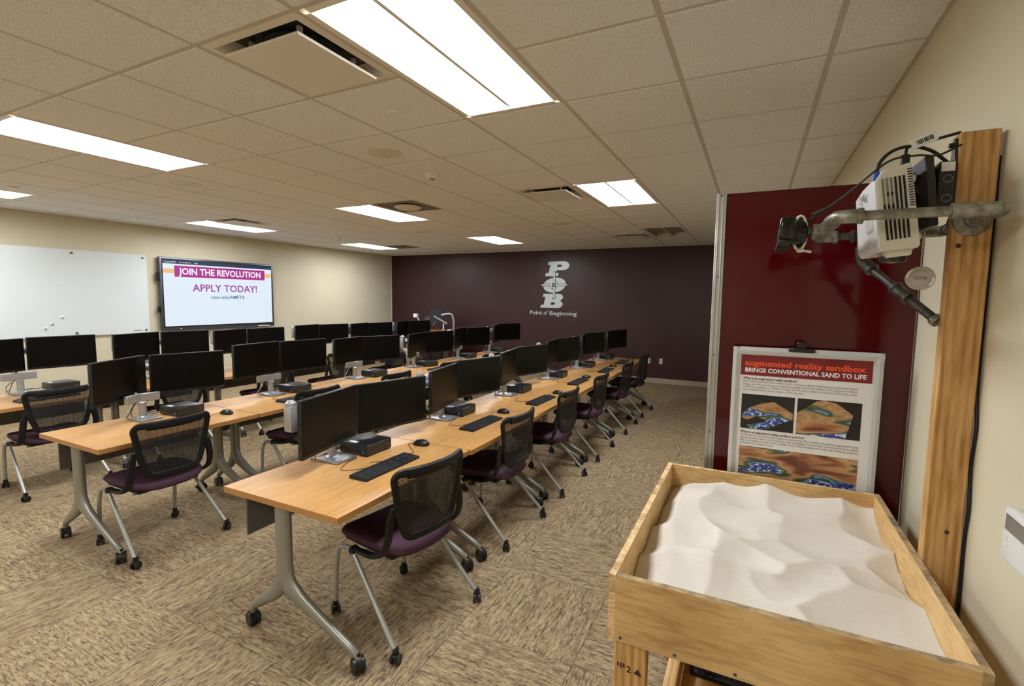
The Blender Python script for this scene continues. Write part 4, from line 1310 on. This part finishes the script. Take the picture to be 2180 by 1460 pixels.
# skirt and floor so the sand is a solid body
ring = [i for i in range(n1)] + [j * n1 + NX for j in range(1, NY + 1)] + [NY * n1 + i for i in range(NX - 1, -1, -1)] + [j * n1 for j in range(NY - 1, 0, -1)]
base = len(vs)
for r_ in ring: vs.append((vs[r_][0], vs[r_][1], BB + .0125))
for k in range(len(ring)):
    k2 = (k + 1) % len(ring)
    fs.append((ring[k], base + k, base + k2, ring[k2]))
fs.append(tuple(base + k for k in range(len(ring)))[::-1])
sd = MB().add(vs, fs)
me = sd.mesh('sand', 'sand'); me.set_sharp_from_angle(angle=R(80))
tag(link('sand', me), 'fine white sand heaped and scooped in the plywood box', 'sand', kind='stuff')

# keyboard and printed sheet on the shelf
t = dup(kb0, (.075, 1.826, RZ0), R(-1), 'black keyboard on the shelf under the sandbox')
pg = thing('printed_sheet', 'pinkish printed sheet lying behind the keyboard under the sandbox', 'paper', (.12, 2.03, RZ0))
MB().box(-.20, .14, -.12, .12, .0005, .003).obj('page', 'paper', pg, False)
MB().box(-.10, .13, -.11, .09, .003, .0034).obj('print', 'tx_sand', pg, False)

# ------------------------------------------------------------------ pipe arm
pa = thing('pipe_arm', 'galvanised pipe frame bolted to the post above the sandbox', 'pipe frame', (.478, 1.80, 1.62))
def L(p): return (p[0] - .478, p[1] - 1.80, p[2] - 1.62)
def pipe(name, pts, r, mat, seg=14): return MB().loft([L(p) for p in pts], r, seg).obj(name, mat, pa)
def collar(p, d, r, w, mat, name='pipe_collar'):
    d = Vector(d).normalized(); p = Vector(p)
    return MB().loft([L(p - d * w / 2), L(p - d * w * .3), L(p + d * w * .3), L(p + d * w / 2)], [r * .96, r, r, r * .96], 16).obj(name, mat, pa)
PZ = 1.908
for s, Yp in ((-1, 1.585), (1, 2.015)):
    yf = 1.779 if s < 0 else 1.821
    fl = MB().lathe([(.042, 0), (.042, s * .004), (.040, s * .006), (.020, s * .008), (.019, s * .022), (.014, s * .022)], 28, axis='y')
    fo = fl.obj('flange', 'galv', pa, True, L((.520, yf, PZ)))
    for q in range(4):
        a = R(45 + q * 90)
        MB().lathe([(.0055, s * .004), (.0055, s * .0075), (.003, s * .008)], 12, axis='y').obj('screw', 'gold', fo, loc=(.030 * math.cos(a), 0, .030 * math.sin(a)))
    pipe('nipple', [(.520, yf, PZ), (.520, Yp - s * .02, PZ)], .0125, 'galv')
    el = bez([(.520, Yp - s * .045, PZ), (.520, Yp - s * .012, PZ), (.505, Yp + s * .0, PZ), (.468, Yp, PZ)], 5)
    MB().loft([L(p) for p in el], .0175, 16).obj('elbow', 'galv', pa)
    collar((.468, Yp, PZ), (1, 0, 0), .0205, .014, 'galv')
collar((.445, 1.585, PZ), (1, 0, 0), .0200, .045, 'galv', 'coupling')
pipe('long_pipe', [(.470, 1.585, PZ), (.225, 1.585, PZ)], .0130, 'galv')
el = bez([(.236, 1.585, PZ), (.205, 1.588, PZ), (.188, 1.603, PZ), (.182, 1.640, PZ - .004)], 5)
MB().loft([L(p) for p in el], .0185, 16).obj('elbow', 'galv', pa)
collar((.237, 1.585, PZ), (1, 0, 0), .0215, .013, 'galv'); collar((.182, 1.642, PZ - .004), (0, 1, 0), .0215, .013, 'galv')
pipe('cross_pipe', [(.182, 1.63, PZ - .004), (.182, 1.98, PZ - .006)], .0130, 'galv')
MB().loft([L((.182, 1.765, PZ - .005)), L((.182, 1.83, PZ - .005))], .0190, 16).obj('tee', 'galv', pa)
for yy in (1.765, 1.832): collar((.182, yy, PZ - .005), (0, 1, 0), .0220, .012, 'galv')
MB().loft([L((.182, 1.798, PZ - .005)), L((.150, 1.798, PZ - .005))], .0180, 16).obj('tee', 'galv', pa)
pipe('threaded_nipple', [(.155, 1.798, PZ - .005), (.118, 1.798, PZ - .005)], .0115, 'blackpipe')
el = bez([(.182, 1.96, PZ - .006), (.184, 1.995, PZ - .006), (.198, 2.012, PZ - .006), (.232, 2.015, PZ - .006)], 5)
MB().loft([L(p) for p in el], .0185, 16).obj('elbow', 'galv', pa)
collar((.234, 2.015, PZ - .006), (1, 0, 0), .0215, .013, 'galv'); collar((.182, 1.958, PZ - .006), (0, 1, 0), .0215, .013, 'galv')
pipe('return_pipe', [(.228, 2.015, PZ - .006), (.470, 2.015, PZ)], .0130, 'blackpipe')
MB().loft([L((.285, 2.015, PZ - .006)), L((.345, 2.015, PZ - .005))], .0190, 16).obj('tee', 'blackpipe', pa)
for xx in (.285, .345): collar((xx, 2.015, PZ - .006), (1, 0, 0), .0220, .012, 'blackpipe')
pipe('tee', [(.315, 2.015, PZ - .01), (.315, 2.015, PZ - .05)], .0180, 'blackpipe')
el = bez([(.315, 2.015, PZ - .048), (.315, 2.014, PZ - .075), (.322, 2.005, PZ - .096), (.340, 1.990, PZ - .118)], 5)
MB().loft([L(p) for p in el], .0190, 16).obj('elbow', 'blackpipe', pa)
collar((.315, 2.015, PZ - .048), (0, 0, 1), .0220, .013, 'blackpipe'); collar((.340, 1.990, PZ - .118), (.14, -.13, -.16), .0220, .013, 'blackpipe')
e0, e1 = Vector((.335, 1.994, PZ - .112)), Vector((.4785, 1.815, 1.626))
pipe('brace_pipe', [e0[:], e1[:]], .0130, 'blackpipe')
mid = e0.lerp(e1, .50)
collar(mid[:], (e1 - e0)[:], .0185, .050, 'blackpipe', 'coupling')
for q in (-.026, .026): collar((mid + (e1 - e0).normalized() * q)[:], (e1 - e0)[:], .0212, .010, 'blackpipe')
collar(e0.lerp(e1, .97)[:], (e1 - e0)[:], .018, .018, 'galv')

# ------------------------------------------------------------------ depth camera
kc = thing('depth_camera', 'black depth camera zip-tied to the end of the pipe frame', 'camera', (.118, 1.798, 1.86))
mk_ = Matrix.Rotation(R(6), 4, 'Y')
MB().rbox(-.068, -.028, -.145, .145, -.004, .062, .007, 3, mat=mk_).obj('body', 'black_gloss', kc)
fp = MB().rbox(-.066, -.030, -.143, .143, -.016, -.003, .004, 2, mat=mk_).obj('front_window', 'black', kc)
for yy in (-.05, .0, .05):
    MB().lathe([(.009, 0), (.009, -.002), (.004, -.0025)], 14).obj('lens', 'black_gloss', fp, loc=(-.052, yy, -.016))
bs = MB()
bs.lathe([(.020, -.026), (.034, -.018), (.036, .0), (.030, .018), (.018, .024)], 20, axis='x', c=(-.006, 0, .034), sx=1.1, sy=1.25)
bs.obj('foot', 'black_gloss', kc)
for zz, nm in ((0, 'zip_tie'),):
    pts = [(-.004 + .030 * math.cos(R(a)) * .62, -.012, .034 + .052 * math.sin(R(a))) for a in range(0, 360, 18)]
    MB().ring(pts, (.0045, .008), 6).obj(nm, 'plastic_white', kc)
MB().rbox(-.010, .010, -.022, -.006, -.026, -.014, .003, 1).obj('zip_tie', 'plastic_white', kc)
MB().loft([(.0, -.016, -.02), (.030, -.018, -.026)], (.002, .004), 6).obj('zip_tie_tail', 'plastic_white', kc)

# ------------------------------------------------------------------ projector on its bracket
pj = thing('projector', 'white projector mounted sideways on the post, lens facing down', 'projector', (.330, 1.80, 1.93))
mp = Matrix.Rotation(R(-8), 4, 'Y') @ Matrix.Diagonal((.86, 1, 1, 1))
# body: thickness in x (thin), width in y, length in z
body = MB()
sec = [(-.048, -.105), (-.052, -.09), (-.044, .085), (-.018, .112), (.044, .118), (.046, .06), (.048, -.100), (.042, -.108)]
body.prism(sec, 'y', -.142, .142, 0, mp)
bo = body.obj('case', 'pj_cream', pj, False)
MB().prism([(-.0535, -.100), (-.058, -.088), (-.050, .083), (-.026, .112), (-.018, .1125), (-.044, .085), (-.052, -.09), (-.048, -.1055)], 'y', -.140, .140, 0, mp).obj('top_cover', 'pj_white', pj, False)
for k in range(6):                                                  # long vents on the near side
    x = -.034 + k * .0108
    z0, z1 = -.078, .088 - .0 * k
    v = MB().box(x, x + .0058, -.1435, -.1418, z0, z1, 0, mp).obj('vent_slot', 'pj_slot' if k > 2 else 'plastic_grey', pj, False)
for k in range(3):
    x = -.034 + k * .0108
    for a, b in ((-.078, -.004), (.004, .018), (.04, .05)):
        if k or b < .04: MB().box(x, x + .0058, -.1437, -.1415, a, b, 0, mp).obj('vent_slot', 'pj_slot', pj, False)
for k in range(15):                                                 # short slanted vents
    z = .100 - k * .0068
    MB().box(.0325, .0445, -.1436, -.1416, z, z + .0030, 0, mp @ Matrix.Rotation(R(0), 4, 'Y')).obj('vent_slot', 'pj_slot', pj, False)
MB().prism([(-.04, -.105), (.035, -.105), (.028, -.124), (-.030, -.124)], 'y', -.125, -.005, 0, mp).obj('lens_hood', 'pj_cream', pj, False)
ln = MB().lathe([(.034, -.120), (.034, -.132), (.028, -.136), (.020, -.131), (.008, -.128)], 22, c=(0, 0, 0))
lo = ln.obj('lens', 'black_gloss', pj, True, (.010, -.07, 0))
MB().lathe([(.014, -.133), (.013, -.137), (.005, -.139)], 16).obj('lens_glass', 'gold', lo)
MB().rbox(-.061, -.050, -.10, -.02, -.045, -.005, .004, 1, mat=mp).obj('focus_panel', 'cable_w', pj)
me = text_mesh('BenQ', .034, 'tx_grey', bold=.0005)
me.transform(Matrix.Rotation(R(180), 4, 'Y'))
lt_ = link('lettering', me, pj, (0, 0, 0))
me.transform(mp @ Matrix.Translation((-.0576, -.035, .075)) @ Matrix.Rotation(R(-90), 4, 'Z') @ Matrix.Translation((0, 0, 0)))
MB().lathe([(.010, 0), (.010, .014), (.007, .016)], 12, axis='x').obj('foot', 'pj_cream', pj, loc=(.024, -.11, .085))
MB().lathe([(.010, 0), (.010, .014), (.007, .016)], 12, axis='x').obj('foot', 'pj_cream', pj, loc=(.046, -.11, -.07))

mt = thing('projector_mount', 'black steel wall bracket between the projector and the post', 'bracket', (.4785, 1.80, 2.02))
MB().prism([(-.018, -.08), (.018, -.08), (.02, .05), (.012, .075), (.014, .105), (.004, .118), (-.008, .115), (-.012, .09), (-.02, .06)], 'x', -.006, 0).obj('wall_plate', 'black', mt)
MB().lathe([(.007, -.014), (.007, -.004), (.004, -.002)], 10, axis='x').obj('bolt', 'black', mt, loc=(-.002, 0, .098))
MB().rbox(-.046, -.004, -.045, .030, -.075, .048, .004, 1).obj('knuckle', 'black', mt)
MB().rbox(-.040, -.010, -.0475, -.0445, .020, .045, .001, 1).obj('label_sticker', 'paper', mt)
for z in (.000, -.052):
    MB().ring([(.010 * math.cos(R(a)), -.0, .010 * math.sin(R(a))) for a in range(0, 360, 30)], (.0018, .0018), 6).obj('hole_ring', 'chrome', mt, loc=(-.024, -.0455, z))
MB().rbox(-.086, -.066, -.11, .10, -.125, .062, .003, 1, mat=Matrix.Rotation(R(-7), 4, 'Y')).obj('tilt_plate', 'black', mt)
MB().loft([(-.085, -.03, .03), (-.04, -.01, -.01)], (.016, .03), 10).obj('joint', 'black', mt)
MB().loft([(-.085, -.02, -.05), (-.04, -.01, -.04)], (.014, .02), 10).obj('joint', 'black', mt)

# cables and the hanging lens cap
def cable(name, label, pts, r, mat='cable', n=8):
    t = thing(name, label, 'cable', pts[0])
    o = MB().loft([(Vector(p) - Vector(pts[0]))[:] for p in bez(pts, n)], r, 8).obj('cord', mat, t)
    return t
c1 = cable('sensor_cable', 'thin black cable arching from the post top to the depth camera', [(.482, 1.772, 2.112), (.43, 1.75, 2.085), (.36, 1.66, 2.068), (.30, 1.64, 2.055), (.24, 1.66, 2.005), (.20, 1.70, 1.972), (.166, 1.74, 1.950), (.128, 1.79, 1.925)], .0028)
MB().loft([(.0, 0, 0), (-.030, .012, -.012)], [.0062, .0062], 8).obj('ferrite', 'black', c1, loc=(Vector((.172, 1.732, 1.953)) - Vector(c1.location))[:])
c2 = cable('power_cable', 'thick black cable looping over the projector top to the bracket', [(.283, 1.70, 2.035), (.292, 1.70, 2.07), (.32, 1.71, 2.098), (.36, 1.72, 2.108), (.41, 1.74, 2.096), (.455, 1.765, 2.065)], .0046)
MB().rbox(-.006, .008, -.008, .008, -.016, .008, .002, 1).obj('plug', 'hpblue', c2)
c3 = cable('video_cable', 'black cable with a barcode tag behind the projector', [(.352, 1.73, 2.045), (.352, 1.73, 2.085), (.358, 1.735, 2.11), (.39, 1.76, 2.122), (.44, 1.79, 2.14), (.485, 1.80, 2.152)], .0040)
MB().rbox(-.010, .010, -.009, .009, -.004, .044, .003, 1).obj('plug', 'black', c3)
tg = MB().rbox(.0, .062, -.010, -.006, -.012, .014, .003, 1, mat=Matrix.Rotation(R(-22), 4, 'Y')).obj('tag', 'plastic_white', c3, loc=(.006, -.004, .062))
for k in range(9):
    MB().box(.016 + k * .0042, .018 + k * .0042 + (.0012 if k % 3 else 0), -.0106, -.0100, -.005, .007, 0, Matrix.Rotation(R(-22), 4, 'Y')).obj('barcode_bar', 'black', tg, False)
cable('post_cable', 'black cable running down between the post and the right wall', [(.572, 1.80, 2.08), (.572, 1.80, 1.75), (.5715, 1.795, 1.45), (.573, 1.78, 1.33), (.5725, 1.79, 1.22), (.572, 1.775, 1.10), (.5725, 1.785, 1.0), (.572, 1.78, .8), (.572, 1.79, .45), (.57, 1.80, .1), (.55, 1.86, .006)], .0042)
lc = thing('lens_cap', 'round translucent grey lens cap hanging on a string below the projector', 'lens cap', (.424, 1.80, 1.752), R(-12))
mo = Matrix.Rotation(R(0), 4, 'X')
MB().lathe([(.034, .004), (.0345, 0), (.033, -.005), (.030, -.0052), (.0285, -.003), (.022, -.003), (.021, -.005), (.001, -.005)], 30, axis='y').obj('disc', 'cap', lc)
for a0 in (150, -20):
    ol = [(.0325 * math.cos(R(a)), .0325 * math.sin(R(a))) for a in range(a0 - 24, a0 + 25, 8)] + [(.0275 * math.cos(R(a)), .0275 * math.sin(R(a))) for a in range(a0 + 24, a0 - 25, -8)]
    link('slot_light', fill2d([ol], 'pj_white', .0004), lc, (0, -.0058, 0))  # white fill paints the light that shows through the cap's holes
me = text_mesh('BenQ', .013, 'tx_grey', align='CENTER', bold=.0002); me.transform(Matrix.Rotation(R(180), 4, 'Y'))
link('lettering', me, lc, (0, -.0056, .004))
MB().loft([(0, 0, .032), (.0, 0, .08), (.002, .0, .135)], .0012, 6).obj('string', 'cable_w', lc)

# thermostat on the right wall
th_ = thing('thermostat', 'white wall thermostat with a grey window on the right wall', 'thermostat', (XR, 1.455, 1.083), R(-90))
MB().rbox(-.06, .06, -.026, 0, 0, .125, .008, 3).obj('case', 'plastic_white', th_)
MB().box(-.046, .046, -.0268, -.0255, .075, .112).obj('window', 'plastic_grey', th_, False)
for k in range(2):
    MB().rbox(-.045, -.030, -.028, -.025, .055 - k * .02, .064 - k * .02, .001, 1).obj('button', 'plastic_white', th_)
